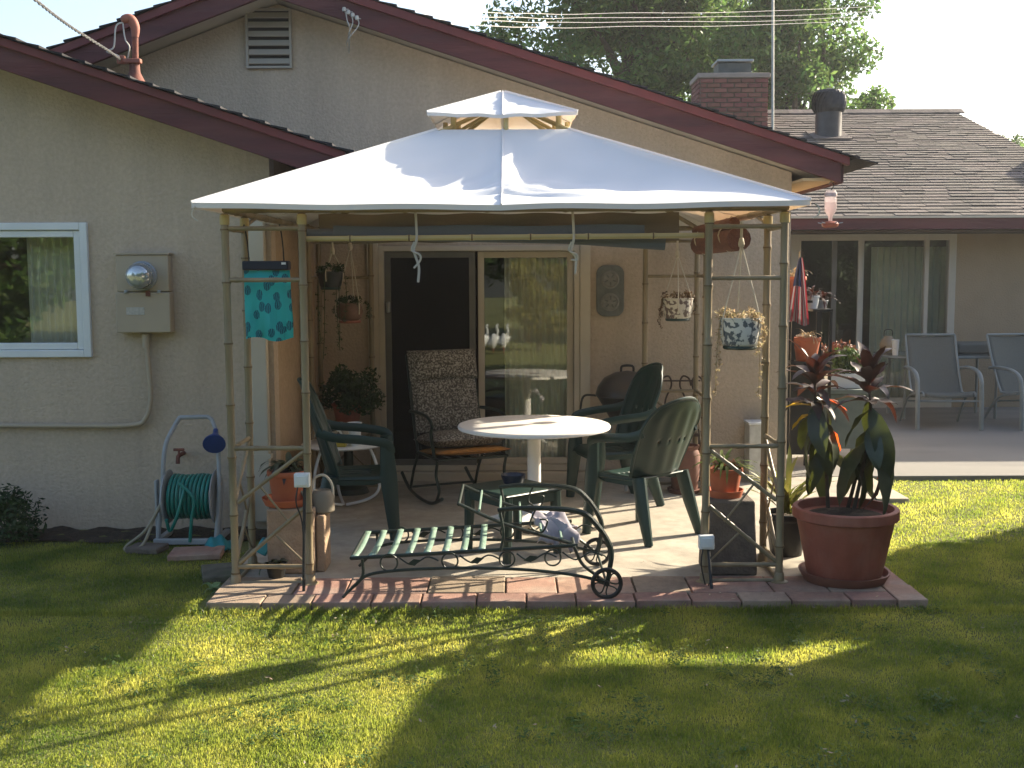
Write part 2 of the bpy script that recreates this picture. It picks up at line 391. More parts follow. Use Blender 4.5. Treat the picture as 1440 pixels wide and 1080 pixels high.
# roof slab: thickness .10 above soffit line, stepped shingles on top
def roofslab(x0, x1, y0, y1, fz, t0, t1):
    b = MB(); pts = [(x0, fz(x0)+t0), (x1, fz(x1)+t0), (x1, fz(x1)+t1), (x0, fz(x0)+t1)]
    b.prism(pts, y0, y1); return b
xe = Rr.x
r_ = roofslab(A_.x, xe+.03, YR+.05, 17.5, rz, .03, .185); r_.add(roofslab(-7, A_.x, YR+.05, 17.5, rz, .03, .185).v, roofslab(-7, A_.x, YR+.05, 17.5, rz, .03, .185).f)
roof = r_.build('roof', m_cream, house, smooth=False)
# fascia boards on the rake
def fascia(par, fz, x0, x1, yf, apex=None, h0=0, h1=.175, th=.04, mat=None, nm='fascia'):
    b = MB(); xs = [x0, x1]
    b.prism([(x0, fz(x0)+h0), (x1, fz(x1)+h0), (x1, fz(x1)+h1), (x0, fz(x0)+h1)], yf, yf+th)
    return b.build(nm, mat or m_burg, par, smooth=False, bevel=.004)
fascia(house, rz, A_.x, xe, YR, mat=m_burg)
fascia(house, rz, -7, A_.x, YR, mat=m_burg)
fascia(house, rz, A_.x, xe+.06, YR-.03, h0=.15, h1=.215, th=.07, mat=m_burg_l, nm='rake_trim')
fascia(house, rz, -7, A_.x, YR-.03, h0=.15, h1=.215, th=.07, mat=m_burg_l, nm='rake_trim')
b = MB(); b.bx(xe-.005, xe+.035, YR+.045, 17.5, rz(xe)+.0, rz(xe)+.17); b.build('eave_fascia', m_burg, house, smooth=False)
b = MB(); b.bx(XR+.002, xe-.006, YR+.042, 17.4, rz(xe)+.02, rz(xe)+.04); b.build('soffit', M('soffit_warm_light', (.55, .40, .22), (.5, .36, .2), 4, .7), house, smooth=False)  # warm light on the soffit put into its colour
# soffit triangle infill (boxed return at the gable end)
def courses(par, fz, x0, x1, y0, y1, down, step=.145, th=.014, h=.215, name='shingles'):
    """overlapping shingle courses running along y on one roof slope between x0 (ridge) and x1 (eave)"""
    b = MB(); L_ = abs(x1-x0); n = int(L_/(step*.94)); sg = 1 if x1 > x0 else -1
    for i in range(n+1):
        xa = x0+sg*i*L_/n; xb = x0+sg*(i+1.25)*L_/n
        za, zb = fz(xa)+h, fz(xb)+h
        yy = y0+random.uniform(-.012, .012)
        b.prism([(xa, za), (xb, zb+.012), (xb, zb+.012+th), (xa, za+.004)], yy, y1)
    o = b.build(name, m_shingle_d, par, smooth=False); o['kind'] = 'stuff'; return o
courses(roof, rz, A_.x, xe+.1, YR-.05, 17.5, 1)
courses(roof, rz, A_.x, -7, YR-.05, 17.5, 1)
# louvred vent
vn = MB(); va, vb = P(350, 93, YM-.02), P(406, 15, YM-.02)
vx0, vx1, vz0, vz1 = va.x, vb.x, va.z, vb.z
vn.bx(vx0, vx1, YM-.006, YM-.001, vz0, vz1); vent = vn.build('vent', m_vent_shade, house, smooth=False)  # flat dark sheet in place of the shaded vent opening
f_ = MB(); t_ = .018
f_.bx(vx0-t_, vx0, YM-.035, YM-.002, vz0-t_, vz1+t_); f_.bx(vx1, vx1+t_, YM-.035, YM-.002, vz0-t_, vz1+t_); f_.bx(vx0, vx1, YM-.035, YM-.002, vz0-t_, vz0); f_.bx(vx0, vx1, YM-.035, YM-.002, vz1, vz1+t_)
m_ventp = M('vent_paint', (.42, .38, .32), (.38, .34, .29), 5, .6)
f_.build('frame', m_ventp, vent, smooth=False)
nl = 6
for i in range(nl):
    z = vz0+(i+.5)*(vz1-vz0)/nl
    b = MB(); b.box((0, 0, 0), (vx1-vx0-.004, .012, .052), Matrix.Rotation(math.radians(-32), 3, 'X'))
    o = b.build('slat', m_ventp, vent, smooth=False, off=(0, 0, 0)); o.location = ((vx0+vx1)/2, -.022, z)
# sliding door
fr = MB(); fw = .055
def frm(b, x0, x1, z0, z1, y0, y1, w):
    b.bx(x0, x0+w, y0, y1, z0, z1); b.bx(x1-w, x1, y0, y1, z0, z1); b.bx(x0+w, x1-w, y0, y1, z1-w, z1); b.bx(x0+w, x1-w, y0, y1, z0, z0+w)
frm(fr, d0+.002, d1-.002, dz0, dz1-.002, YM-.02, YM+.10, .045)
fr.bx(d1, d1+.085, YM-.03, YM-.002, dz0, dz1+.03); fr.bx(d0-.09, d0, YM-.03, YM-.002, dz0, dz1+.03)
door = fr.build('sliding_door', m_cream, house, smooth=False, bevel=.004)
b = MB(); b.bx(d0-.09, d1+.085, YM-.09, YM-.004, -.02, dz0-.004); b.build('door_sill', m_cream, door, smooth=False, bevel=.004)
xm = -.278
b = MB(); frm(b, xm, d1-.05, dz0+.046, dz1-.05, YM+.05, YM+.085, .052); b.build('door_panel', m_cream, door, smooth=False, bevel=.003)
b = MB(); b.bx(xm+.053, d1-.103, YM+.066, YM+.070, dz0+.1, dz1-.104); b.build('pane', m_glass_d, door, smooth=False)
m_alu = M('screen_frame', (.16, .15, .14), (.12, .12, .11), 6, .5, metal=.3)
b = MB(); frm(b, d0+.05, xm-.02, dz0+.046, dz1-.05, YM+.0, YM+.03, .05); b.build('screen_frame', m_alu, door, smooth=False)
def screen_mat():
    m = bpy.data.materials.new('insect_screen'); m.use_nodes = True; N = m.node_tree.nodes; L = m.node_tree.links; N.clear()
    o = N.new('ShaderNodeOutputMaterial'); a = N.new('ShaderNodeBsdfTransparent'); d = N.new('ShaderNodeBsdfDiffuse'); d.inputs[0].default_value = (.03, .03, .03, 1)
    x = N.new('ShaderNodeMixShader'); x.inputs[0].default_value = .5; L.new(a.outputs[0], x.inputs[1]); L.new(d.outputs[0], x.inputs[2]); L.new(x.outputs[0], o.inputs[0]); return m
m_screen = screen_mat()
b = MB(); b.bx(d0+.1, xm-.07, YM+.014, YM+.016, dz0+.096, dz1-.1); b.build('insect_screen', m_screen, door, smooth=False)
b = MB(); hp = P(546, 432, YM-.03); b.box(hp, (.03, .05, .09)); b.build('handle', m_grey_metal, door, bevel=.008)
# room behind
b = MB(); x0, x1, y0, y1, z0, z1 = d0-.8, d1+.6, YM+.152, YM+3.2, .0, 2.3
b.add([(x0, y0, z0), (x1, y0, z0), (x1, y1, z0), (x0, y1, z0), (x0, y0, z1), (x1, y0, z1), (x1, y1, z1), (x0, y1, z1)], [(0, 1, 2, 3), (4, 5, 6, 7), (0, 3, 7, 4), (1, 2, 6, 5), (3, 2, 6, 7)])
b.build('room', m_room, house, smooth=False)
m_curt = M('curtain', (.80, .79, .68), (.72, .7, .6), 4, .9, stretch=(1, 1, .2))
b = MB(); b.grid(lambda u, v: (-.06+u*.54, YM+.135+.026*math.sin(u*68)+.012*math.sin(u*31+1), .1+v*1.85), 140, 4)
b.build('curtain', m_curt, house)

# ================================================================ LEFT WING
wing = thing('house_wing', 'low beige stucco wing with white window and electric meter', 'house', (-3, 7.7, 0))
YL, YLR = 7.7, 7.32
p0, p1 = P(0, 97, YLR), P(385, 225, YLR); slW = (p0.z-p1.z)/(p1.x-p0.x)
xrdg = -5.2
def wz(x): return p1.z - slW*(x-p1.x) if x > xrdg else p1.z - slW*(xrdg-p1.x) - slW*(xrdg-x)
XWR = P(385, 500, YL).x
wa, wb = P(131, 502, YL), P(131, 313, YL)
wx1, wz0, wz1 = wa.x, wa.z, wb.z; wx0 = wx1-1.5
def wpoly(x0, x1, z0): return [(x0, z0), (x1, z0), (x1, wz(x1)+.03), (x0, wz(x0)+.03)]
b = MB(); b.prism(wpoly(wx1-.03, XWR, 0), YL, YL+.15)
b.prism(wpoly(wx0+.03, wx1-.03, wz1-.03), YL, YL+.15); b.bx(wx0+.03, wx1-.03, YL, YL+.15, 0, wz0+.03)
b.prism(wpoly(xrdg, wx0+.03, 0), YL, YL+.15); b.prism([(-8, 0), (xrdg, 0), (xrdg, wz(xrdg)+.03), (-8, wz(-8)+.03)], YL, YL+.15)
b.build('wall', m_stucco, wing, smooth=False)
b = MB(); b.bx(XWR-.15, XWR, YL+.152, YM-.003, 0, wz(XWR)+.02); b.build('side_wall', m_stucco_bounce, wing, smooth=False)
xwe = P(473, 250, YLR).x
r_ = roofslab(xrdg, xwe, YLR+.05, YM-.005, wz, .035, .185); wroof = r_.build('roof', M('eave_wood', (.10, .055, .04), (.08, .045, .033), 6, .8), wing, smooth=False)
r_ = roofslab(-8, xrdg, YLR+.05, YM-.005, wz, .035, .185); r_.build('roof', m_burg, wing, smooth=False)
fascia(wing, wz, xrdg, xwe, YLR, h1=.17); fascia(wing, wz, -8, xrdg, YLR, h1=.17)
fascia(wing, wz, xrdg, xwe+.06, YLR-.03, h0=.145, h1=.20, th=.07, mat=m_burg_l, nm='rake_trim')
b = MB(); b.bx(xwe-.002, xwe+.035, YLR+.045, YM-.01, wz(xwe)+.0, wz(xwe)+.17); b.build('eave_fascia', m_burg, wing, smooth=False)
courses(wroof, wz, xrdg, xwe+.09, YLR-.06, YM-.006, 1, h=.2)
# window
b = MB(); frm(b, wx0, wx1, wz0, wz1, YL-.03, YL+.06, .05); win = b.build('window', m_white, wing, smooth=False, bevel=.006)
b = MB(); frm(b, wx0+.052, wx1-.052, wz0+.052, wz1-.052, YL-.012, YL+.05, .045); b.build('sash', m_white, win, smooth=False, bevel=.006)
b = MB(); b.bx(wx0+.098, wx1-.098, YL+.02, YL+.024, wz0+.098, wz1-.098); b.build('pane', m_glass, win, smooth=False)
m_curt2 = M('pale_curtain', (.84, .82, .74), (.74, .72, .64), 4, .9, stretch=(1, 1, .2))
b = MB(); b.grid(lambda u, v: (wx1-.50+u*.43, YL+.2+.025*math.sin(u*52)*(.4+.6*v), wz0-.05+v*(wz1-wz0+.1)), 110, 4); b.build('curtain', m_curt2, win)
b = MB(); b.grid(lambda u, v: (wx0+u*.62, YL+.2+.025*math.sin(u*60), wz0-.05+v*(wz1-wz0+.1)), 110, 4); b.build('curtain', m_curt2, win)
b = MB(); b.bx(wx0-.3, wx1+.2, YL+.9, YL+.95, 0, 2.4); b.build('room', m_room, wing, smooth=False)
# cream corner downspout
a, c = P(358, 300, YL-.05), P(371, 300, YL-.05)
b = MB(); b.bx(P(348, 300, YL-.05).x, P(371, 300, YL-.05).x, YL-.07, YL-.006, .06, 2.35)
dsp = meta(b.build('downspout', m_cream, None, bevel=.01), 'cream rectangular downspout on the corner of the left wing wall', 'downspout')
for z in (.5, 1.6):
    b = MB(); b.bx(a.x-.075, c.x+.012, YL-.074, YL-.0055, z, z+.03); b.build('strap', m_cream, dsp, smooth=False)

# electric meter
mt = thing('electric_meter', 'beige electric meter box with round glass dial on stucco wall', 'meter', P(202, 468, YL))
q0, q1, q2 = P(165, 468, YL-.09), P(239, 410, YL-.09), P(237, 358, YL-.09)
m_panel = M('meter_paint', (.42, .345, .25), (.39, .32, .235), 5, .55)
b = MB(); b.bx(q0.x, q1.x, YL-.10, YL-.003, q0.z, q1.z-.004); b.build('lower_cover', m_panel, mt, bevel=.006)
b = MB(); b.bx(q0.x+.006, q1.x-.006, YL-.088, YL-.003, q1.z, q2.z); b.build('upper_cover', m_panel, mt, bevel=.006)
b = MB(); b.bx(q0.x-.004, q1.x+.004, YL-.10, YL-.002, q2.z+.001, q2.z+.012); b.build('top_flange', m_panel, mt)
mc = P(200, 388, YL-.10); RX = Matrix.Rotation(PI/2, 3, 'X')
b = MB(); b.lathe((mc.x, YL-.087, mc.z), [(.098, 0), (.098, .02), (.09, .026), (.088, .05)], 32, RX); b.build('ring', m_grey_metal, mt)
m_dome = M('meter_glass', (.55, .57, .58), (.4, .42, .43), 12, .08, metal=.6)
b = MB(); b.lathe((mc.x, YL-.137, mc.z), [(.084, 0), (.083, .05), (.075, .07), (.05, .085), (.0, .09)], 32, RX, capt=False); b.build('dial_dome', m_dome, mt)
b = MB(); b.bx(mc.x-.05, mc.x+.04, YL-.19, YL-.137, mc.z-.0, mc.z+.018); b.build('dial_plate', m_white, mt)
b = MB(); b.bx(q0.x+.07, q0.x+.19, YL-.1025, YL-.1, q0.z+.12, q0.z+.17); b.build('name_plate', M('plate_metal', (.5, .47, .42), (.38, .36, .32), 60, .5), mt)
b = MB(); b.bx(mc.x+.02, mc.x+.05, YL-.108, YL-.1, q1.z-.03, q1.z+.004); b.build('seal_tag', m_rust, mt)
for sx in (-.11, .11):
    b = MB(); b.lathe((mc.x+sx, YL-.103, q1.z+.0), [(.012, 0), (.012, .012), (.006, .016)], 10, RX); b.build('screw', m_grey_metal, mt)
c0, c1, c2, c3, c4 = (P(a_, b_, YL-.04) for a_, b_ in ((205, 470), (212, 560), (205, 588), (185, 598), (-60, 598)))
b = MB(); b.tube(cr([c0, P(209, 515, YL-.04), c1, c2, c3, P(100, 599, YL-.04), c4], 8), .017, 10); b.tube([c0, c0+V((0, 0, -.09))], .026, 10)
b.build('conduit', m_panel, mt)

# service mast and drop cable
mast = thing('service_mast', 'rusty electric service mast with weatherhead on the left roof', 'mast', P(190, 115, 7.85))
b = MB(); p_ = P(190, 118, 7.85)
m_rust_lit = M('sunlit_weatherhead', (.33, .125, .085), (.25, .09, .065), 10, .7)  # rust brightened to orange to imitate light on the mast top
tp = P(190, 48, 7.85)
b.tube([p_+V((0, 0, -.25)), P(190, 60, 7.85), tp], .021, 12); b.build('pipe', m_rust, mast)
b = MB(); b.lathe(P(190, 114, 7.85), [(.085, -.03), (.06, .01), (.036, .06), (.033, .13), (.028, .14)], 16); b.build('boot', m_rust, mast)
b = MB(); b.tube(cr([tp+V((0, 0, -.02)), tp+V((0, 0, .05)), tp+V((-.03, -.01, .1)), tp+V((-.08, -.03, .085))], 5), [.023, .024, .026, .028, .03, .031, .032, .033, .033, .033, .032, .031, .03, .028, .024, .016], 12); b.build('weatherhead', m_rust_lit, mast)
b = MB(); cl = P(186, 86, 7.83); b.box(cl, (.12, .05, .03)); b.box(cl+V((-.075, 0, .01)), (.05, .04, .055)); b.build('clamp', m_rust_lit, mast, bevel=.006)
b = MB(); e0 = tp+V((-.07, -.03, .07))
b.tube(cr([e0, e0+V((-.04, -.02, -.03)), P(160, 66, 7.8), P(150, 72, 7.8), P(165, 78, 7.8), cl+V((-.08, 0, .02))], 6), .006, 6)
b.tube(cr([e0, P(176, 55, 7.8), P(182, 66, 7.8), cl+V((-.03, 0, .02))], 6), .005, 6); b.build('lead', m_wire, mast)
b = MB(); c_ = [cl+V((-.08, 0, .01)), P(150, 70, 7.0), P(100, 38, 6.2), P(50, 0, 5.4), P(-60, -95, 4.4)]
tw = cr(c_, 40)
for ph in (0, PI):
    b.tube([p+V((0, .006*math.cos(i*.9+ph), .006*math.sin(i*.9+ph))) for i, p in enumerate(tw)], .0048, 6)
meta(b.build('service_cable', M('twisted_cable', (.13, .13, .13), (.07, .07, .07), 20, .5)), 'twisted grey service cable running up from the rusty roof mast', 'cable')
# ================================================================ REAR HOUSE (right, further back)
YE, YW, YRG = 13.4, 14.2, 19.4
rear = thing('rear_house', 'rear house part with brown shingle roof and sliding doors', 'house', (6, 14.2, 0))
ze = P(1300, 305, YE).z+.062; rg = P(1340, 154, YRG); slr = (rg.z-ze)/(YRG-YE); xg = rg.x+.05
def fz_(y): return ze + slr*(y-YE) if y < YRG else rg.z - slr*(y-YRG)
XL = .5
rb = MB(); rb.prism([(YE+.05, ze-.06), (YRG, rg.z-.06), (2*YRG-YE, ze-.06), (2*YRG-YE, ze-.16), (YRG, rg.z-.16), (YE+.05, ze-.16)], XL, xg-.03, 'x')
m_under = M('roof_deck', (.09, .07, .055), (.07, .055, .045), 6, .9)
rroof = rb.build('roof', m_under, rear, smooth=False)
# shingles: each one its own small slab; the 300 that show largest are parts, the rest joined
def shingle_geom(w, l, th, cut):
    return [(-w/2, 0, 0), (w/2, 0, 0), (w/2-cut, l, 0), (-w/2+cut, l, 0), (-w/2, 0, th), (w/2, 0, th), (w/2-cut, l, th*.3), (-w/2+cut, l, th*.3)], [(0, 3, 2, 1), (4, 5, 6, 7), (0, 1, 5, 4), (1, 2, 6, 5), (2, 3, 7, 6), (3, 0, 4, 7)]
ang = math.atan(slr); ncourse = 44; Ls = math.hypot(YRG-YE, rg.z-ze)/ncourse
rest = MB(); nind = 0; variants = []
for k, (w, th) in enumerate(((.30, .010), (.24, .014), (.34, .012), (.28, .017), (.2, .012))):
    me = bpy.data.meshes.new('shingle'); vs, fs = shingle_geom(w, Ls*1.5, th, 0); me.from_pydata(vs, [], fs); me.materials.append(M('shingle_tint', (.165-.016*k, .13-.01*k, .11-.008*k), (.105, .088, .078), 14, .95, .6, 160, objrand=.3)); variants.append((w, th, me))
cells = []
for r in range(ncourse):
    y = YE-.03 + r*(YRG-YE)/ncourse; x = XL+random.uniform(0, .2)
    if y > 17.8: xmin_vis = 2.6
    else: xmin_vis = (y*390/1600)-.1
    while x < xg-.03:
        k = random.choice((0, 0, 1, 2, 3, 4)); w = variants[k][0]
        if x+w > xg-.005:
            rem = xg+random.uniform(-.004, .006)-x; R = Matrix.Rotation(ang-.045, 3, 'X'); vs, fs = shingle_geom(rem, Ls*1.5, .012, 0)
            rest.add([V((x+rem/2, y, ze+slr*(y-YE)-.046)) + R @ V(v) for v in vs], fs); break
        cells.append((r, x+w/2, y+random.uniform(-.006, .006), k, x > xmin_vis and x < y*.46)); x += w+.006
for (r, x, y, k, vis) in cells:
    w, th, me = variants[k]
    z = ze + slr*(y-YE) - .058
    if vis and nind < 300:
        o = bpy.data.objects.new('shingle', me); COL.objects.link(o); o.parent = rroof; o.location = V((x, y, z+.012))-rear.location; o.rotation_euler = (ang-.045, 0, 0); nind += 1
    else:
        R = Matrix.Rotation(ang-.045, 3, 'X'); vs, fs = shingle_geom(w, Ls*1.5, th, 0)
        rest.add([V((x, y, z+.012)) + R @ V(v) for v in vs], fs)
R2 = Matrix.Rotation(PI, 3, 'Z') @ Matrix.Rotation(ang-.04, 3, 'X')
o = rest.build('shingles', m_shingle, rroof, smooth=False, recalc=False); o['kind'] = 'stuff'
cap = MB(); x = XL
while x < xg:
    cap.prism([(YRG-.15, rg.z-.085), (YRG, rg.z-.02), (YRG+.15, rg.z-.085), (YRG+.15, rg.z-.065), (YRG, rg.z+.012), (YRG-.15, rg.z-.065)], x, x+.24, 'x'); x += .243
o = cap.build('ridge_cap', m_shingle, rroof, smooth=False); o['kind'] = 'stuff'
fb = MB(); fb.bx(XL, xg, YE-.03, YE+.045, ze-.205, ze-.065); fb.build('eave_fascia', m_burg, rear, smooth=False)
fb = MB(); fb.bx(XL, xg, YE-.055, YE-.031, ze-.075, ze-.05); fb.build('drip_edge', m_cream, rear, smooth=False)
fb = MB(); fb.prism([(YE, ze-.23), (YRG, rg.z-.23), (YRG, rg.z-.06), (YE, ze-.06)], xg-.03, xg+.01, 'x'); fb.build('rake_fascia', m_burg, rear, smooth=False)
fb = MB(); fb.bx(XL, xg-.05, YE+.046, YW-.003, ze-.235, ze-.215); fb.build('soffit', m_under, rear, smooth=False)
# front wall with the glazed opening
o0, o1 = P(1112, 322, YW), P(1346, 322, YW)
DX0, DX1, DZ1 = o0.x, o1.x, o0.z-.0
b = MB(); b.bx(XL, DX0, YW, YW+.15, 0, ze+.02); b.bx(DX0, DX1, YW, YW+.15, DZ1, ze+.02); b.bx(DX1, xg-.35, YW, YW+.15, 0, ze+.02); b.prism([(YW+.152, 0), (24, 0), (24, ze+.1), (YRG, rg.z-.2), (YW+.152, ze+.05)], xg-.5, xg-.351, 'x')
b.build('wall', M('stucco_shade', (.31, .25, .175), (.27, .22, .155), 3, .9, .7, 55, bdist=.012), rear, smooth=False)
b = MB(); frm(b, DX0+.003, DX1-.003, .02, DZ1-.003, YW-.02, YW+.1, .09)
rdoor = b.build('sliding_door', M('grey_cream_paint', (.42, .41, .36), (.38, .37, .33), 4, .5), rear, smooth=False, bevel=.006)
m_rf = rdoor.data.materials[0]
for (pa, pb, yy) in ((1120, 1212, .0), (1210, 1306, .04), (1300, 1340, .0)):
    xa, xb = P(pa, 400, YW).x, P(pb, 400, YW).x
    b = MB(); frm(b, xa, xb, .11, DZ1-.095, YW+yy, YW+yy+.035, .05); b.build('door_panel', m_rf, rdoor, smooth=False)
    b = MB(); b.bx(xa+.051, xb-.051, YW+yy+.015, YW+yy+.019, .162, DZ1-.146); b.build('pane', m_glass_d, rdoor, smooth=False)
b = MB(); xm_ = P(1173, 400, YW).x; b.bx(xm_-.03, xm_+.03, YW+.004, YW+.034, .165, DZ1-.147); b.build('mullion', m_alu, rdoor, smooth=False)
b = MB(); x0, x1, y0, y1, z0, z1 = DX0-.6, DX1+.6, YW+.152, YW+3.5, .0, 2.3
b.add([(x0, y0, z0), (x1, y0, z0), (x1, y1, z0), (x0, y1, z0), (x0, y0, z1), (x1, y0, z1), (x1, y1, z1), (x0, y1, z1)], [(0, 1, 2, 3), (4, 5, 6, 7), (0, 3, 7, 4), (1, 2, 6, 5), (3, 2, 6, 7)])
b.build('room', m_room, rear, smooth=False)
b = MB(); b.grid(lambda u, v: (DX0+1.1+u*.95, YW+.3+.03*math.sin(u*75), .1+v*1.95), 110, 3); b.build('curtain', M('green_grey_curtain', (.62, .65, .56), (.52, .55, .47), 3, .9), rear)

# chimney with its own bricks
YC = 18.3
ca, cb = P(983, 168, YC), P(1080, 107, YC); cx0, cx1, cz1 = ca.x, cb.x, cb.z; cd = .75; cz0 = 3.2
b = MB(); b.bx(cx0+.012, cx1-.012, YC+.012, YC+cd-.012, cz0, cz1-.03); chim = b.build('chimney', m_mortar, rear, smooth=False)
bw, bh = .215, .075
me_b = bpy.data.meshes.new('brick'); tb = MB(); tb.box((0, 0, 0), (bw-.018, .05, bh-.016)); me_b.from_pydata(tb.v, [], tb.f); me_b.materials.append(m_brick)
me_h = bpy.data.meshes.new('brick'); tb = MB(); tb.box((0, 0, 0), (bw/2-.018, .05, bh-.016)); me_h.from_pydata(tb.v, [], tb.f); me_h.materials.append(m_brick)
def brickrow(face, z, odd):
    if face == 'f': a0, a1 = cx0+.01, cx1-.01
    else: a0, a1 = YC+.01, YC+cd-.01
    a = a0; first = True
    while a < a1-.05:
        half = (odd and first) or a1-a < bw*.9; ww = bw/2 if half else bw
        o = bpy.data.objects.new('brick', me_h if half else me_b); COL.objects.link(o); o.parent = chim
        c = a+ww/2
        pos = V((c, YC+.014, z)) if face == 'f' else V((cx0+.014 if face == 'l' else cx1-.014, c, z))
        o.location = pos-rear.location + V((random.uniform(-.002, .002),)*3); o.rotation_euler = (0, 0, 0 if face == 'f' else PI/2); a += ww; first = False
z = cz1-.03-bh*.5; i = 0
while z > 3.75:
    for fc in 'flr': brickrow(fc, z, i % 2)
    z -= bh; i += 1
b = MB(); b.bx(cx0-.035, cx1+.035, YC-.035, YC+cd+.035, cz1-.028, cz1+.05); b.build('cap_slab', M('chimney_cap', (.33, .27, .23), (.27, .22, .19), 8, .9, .3, 40), chim, smooth=False, bevel=.012)
cp, cq = P(1008, 105, YC+.3), P(1054, 88, YC+.3)
b = MB(); b.bx(cp.x, cq.x, YC+.15, YC+.6, cz1+.05, cq.z-.03); b.build('flue_box', M('flue_metal', (.09, .10, .10), (.06, .07, .07), 10, .6, metal=.4), chim, smooth=False)
b = MB(); b.bx(cp.x-.03, cq.x+.03, YC+.1, YC+.65, cq.z-.015, cq.z+.02); b.build('flue_lid', m_grey_metal, chim, smooth=False, bevel=.006)
# turbine roof vent
YT = 17.6; tpz = fz_(YT)-.03; tx = P(1165, 175, YT).x; ttop = P(1165, 127, YT).z; hgt = ttop-tpz; rr_ = 21/1600*YT
m_turb = M('turbine_metal', (.045, .045, .05), (.03, .03, .034), 10, .5, metal=.5)
b = MB(); b.lathe((tx, YT, tpz-.12), [(rr_*.95, 0), (rr_*.85, .12), (rr_*.84, .12+hgt*.5)], 24); tv = b.build('roof_vent', m_turb, rear)
b = MB(); b.box((tx, YT-.02, tpz+.005), (rr_*2.5, .56, .02), Matrix.Rotation(ang, 3, 'X')); b.build('flashing', m_shingle, tv)
b = MB(); zt = tpz+hgt*.5
for k in range(22):
    a = 2*PI*k/22; pts = []
    for t in np.linspace(0, 1, 7):
        r_k = rr_*(.86+.2*math.sin(PI*min(1, t*1.02))**.7); aa = a+t*.5; pts.append((tx+r_k*math.cos(aa), YT+r_k*math.sin(aa), zt+t*hgt*.46))
    for i in range(6):
        p, q = V(pts[i]), V(pts[i+1]); n_ = V((p.x-tx, p.y-YT, 0)).normalized(); tt = V((-n_.y, n_.x, 0))
        b.add([p-tt*.035-n_*.02, p+tt*.035+n_*.012, q+tt*.035+n_*.012, q-tt*.035-n_*.02], [(0, 1, 2, 3)])
b.lathe((tx, YT, zt), [(rr_*.8, 0), (rr_*.82, hgt*.4)], 20)
b.lathe((tx, YT, zt+hgt*.42), [(rr_*.93, 0), (rr_*.8, .05), (0, .085)], 24, capt=False)
b.build('turbine_head', m_turb, tv, smooth=False)
# antenna mast
b = MB(); b.tube([P(1087, 175, 18.0)+V((0, 0, -.2)), P(1087, -120, 18.0)], .022, 8)
ant = meta(b.build('antenna_mast', M('galvanised_pole', (.4, .4, .37), (.3, .3, .28), 12, .5, metal=.3)), 'thin tall antenna pole rising beside the brick chimney', 'antenna pole')
# overhead wires from the gable
for i, (ya, yb, yc) in enumerate(((13, 18, 8), (17, 24, 15), (22, 30, 22), (26, 37, 27))):
    pa = P(484+i*6, ya, YR-.06); pm = P(700, yb, 12); pm2 = P(860, yb+1, 14); pe = P(1240, yc, 18); pz = P(1800, yc-45, 24)
    pts = cr([pa, pm, pm2, pe, pz], 30)
    b = MB(); b.tube([p+V((0, 0, .004*math.sin(k*.33+i*2))) for k, p in enumerate(pts)], .004, 6)
    meta(b.build('overhead_wire', m_wire), ('topmost white overhead wire running from the gable past the tree', 'second from top white overhead wire running from the gable past the tree', 'third from top white overhead wire running from the gable past the tree', 'lowest white overhead wire running from the gable past the tree')[i], 'wire', 'overhead wires above the gable')
br = thing('wire_bracket', 'small wire bracket with white drip loops on the gable fascia', 'bracket', P(490, 25, YR-.03))
b = MB()
for i in range(4):
    q = P(484+i*6, 13+i*4, YR-.06); b.tube([q+V((0, .055, -.01)), q], .007, 6); b.lathe(q, [(.014, -.015), (.016, 0), (.012, .015)], 8)
b.build('insulator', m_wire, br)
b = MB()
for i in range(3):
    q = P(486+i*8, 15+i*4, YR-.06); b.tube(cr([q, q+V((.01, 0, -.07)), P(492-i*2, 42+i*8, YR-.05), P(491, 75, YM-.02)], 6), .004, 5)
b.build('drip_loop', m_wire, br)

# ================================================================ TREES
m_leaf = M('tree_leaf', (.15, .25, .06), (.075, .145, .04), .5, .5, island=.45, transl=.6, spec=.4)  # greens lightened to imitate lens glare over the trees
m_leaf_y = M('yellow_leaf', (.22, .19, .03), (.14, .13, .025), .5, .55, island=.35, transl=.35)
m_leaf_d = M('dark_leaf', (.05, .085, .025), (.025, .045, .015), .6, .6, island=.35, transl=.25)
m_bark = M('bark', (.10, .075, .055), (.06, .045, .035), 9, .95, .8, 30, bdist=.03)
def tree(name, label, base, crown_c, crown_r, nclump, nleaf, leaf, clump_r, mat=m_leaf, trunk_r=.28, group=None, cat='tree', seed=1):
    r = random.Random(seed); t = thing(name, label, cat, base, group)
    C = []
    for i in range(nclump):
        while True:
            d = V((r.uniform(-1, 1), r.uniform(-1, 1), r.uniform(-1, 1)))
            if .2 < d.length < 1: break
        d = d*(.55+.45*d.length)
        C.append((crown_c[0]+d.x*crown_r[0], crown_c[1]+d.y*crown_r[1], crown_c[2]+d.z*crown_r[2]))
    rad = np.array([[clump_r*r.uniform(.6, 1.25), clump_r*r.uniform(.6, 1.25), clump_r*r.uniform(.4, .8)] for _ in C])
    leafcloud('crown', mat, C, nleaf, rad, leaf, t, .15, .15)
    b = MB(); bs = V(base); cc = V(crown_c); fork = bs.lerp(cc, .5); fork.z = bs.z+(cc.z-bs.z)*.55
    b.tube(cr([bs+V((0, 0, -.1)), bs.lerp(fork, .5)+V((.1, .05, 0)), fork], 5), [trunk_r*(1-.035*i) for i in range(11)], 10)
    for c in r.sample(C, min(18, len(C))):
        c = V(c); mid = fork.lerp(c, .5)+V((r.uniform(-.3, .3), r.uniform(-.3, .3), .2))
        pts = cr([fork-V((0, 0, .2)), mid, c], 5); b.tube(pts, [trunk_r*.45*(1-.08*i) for i in range(len(pts))], 6)
    b.build('trunk', m_bark, t)
    return t
tc_ = P(915, 20, 27)
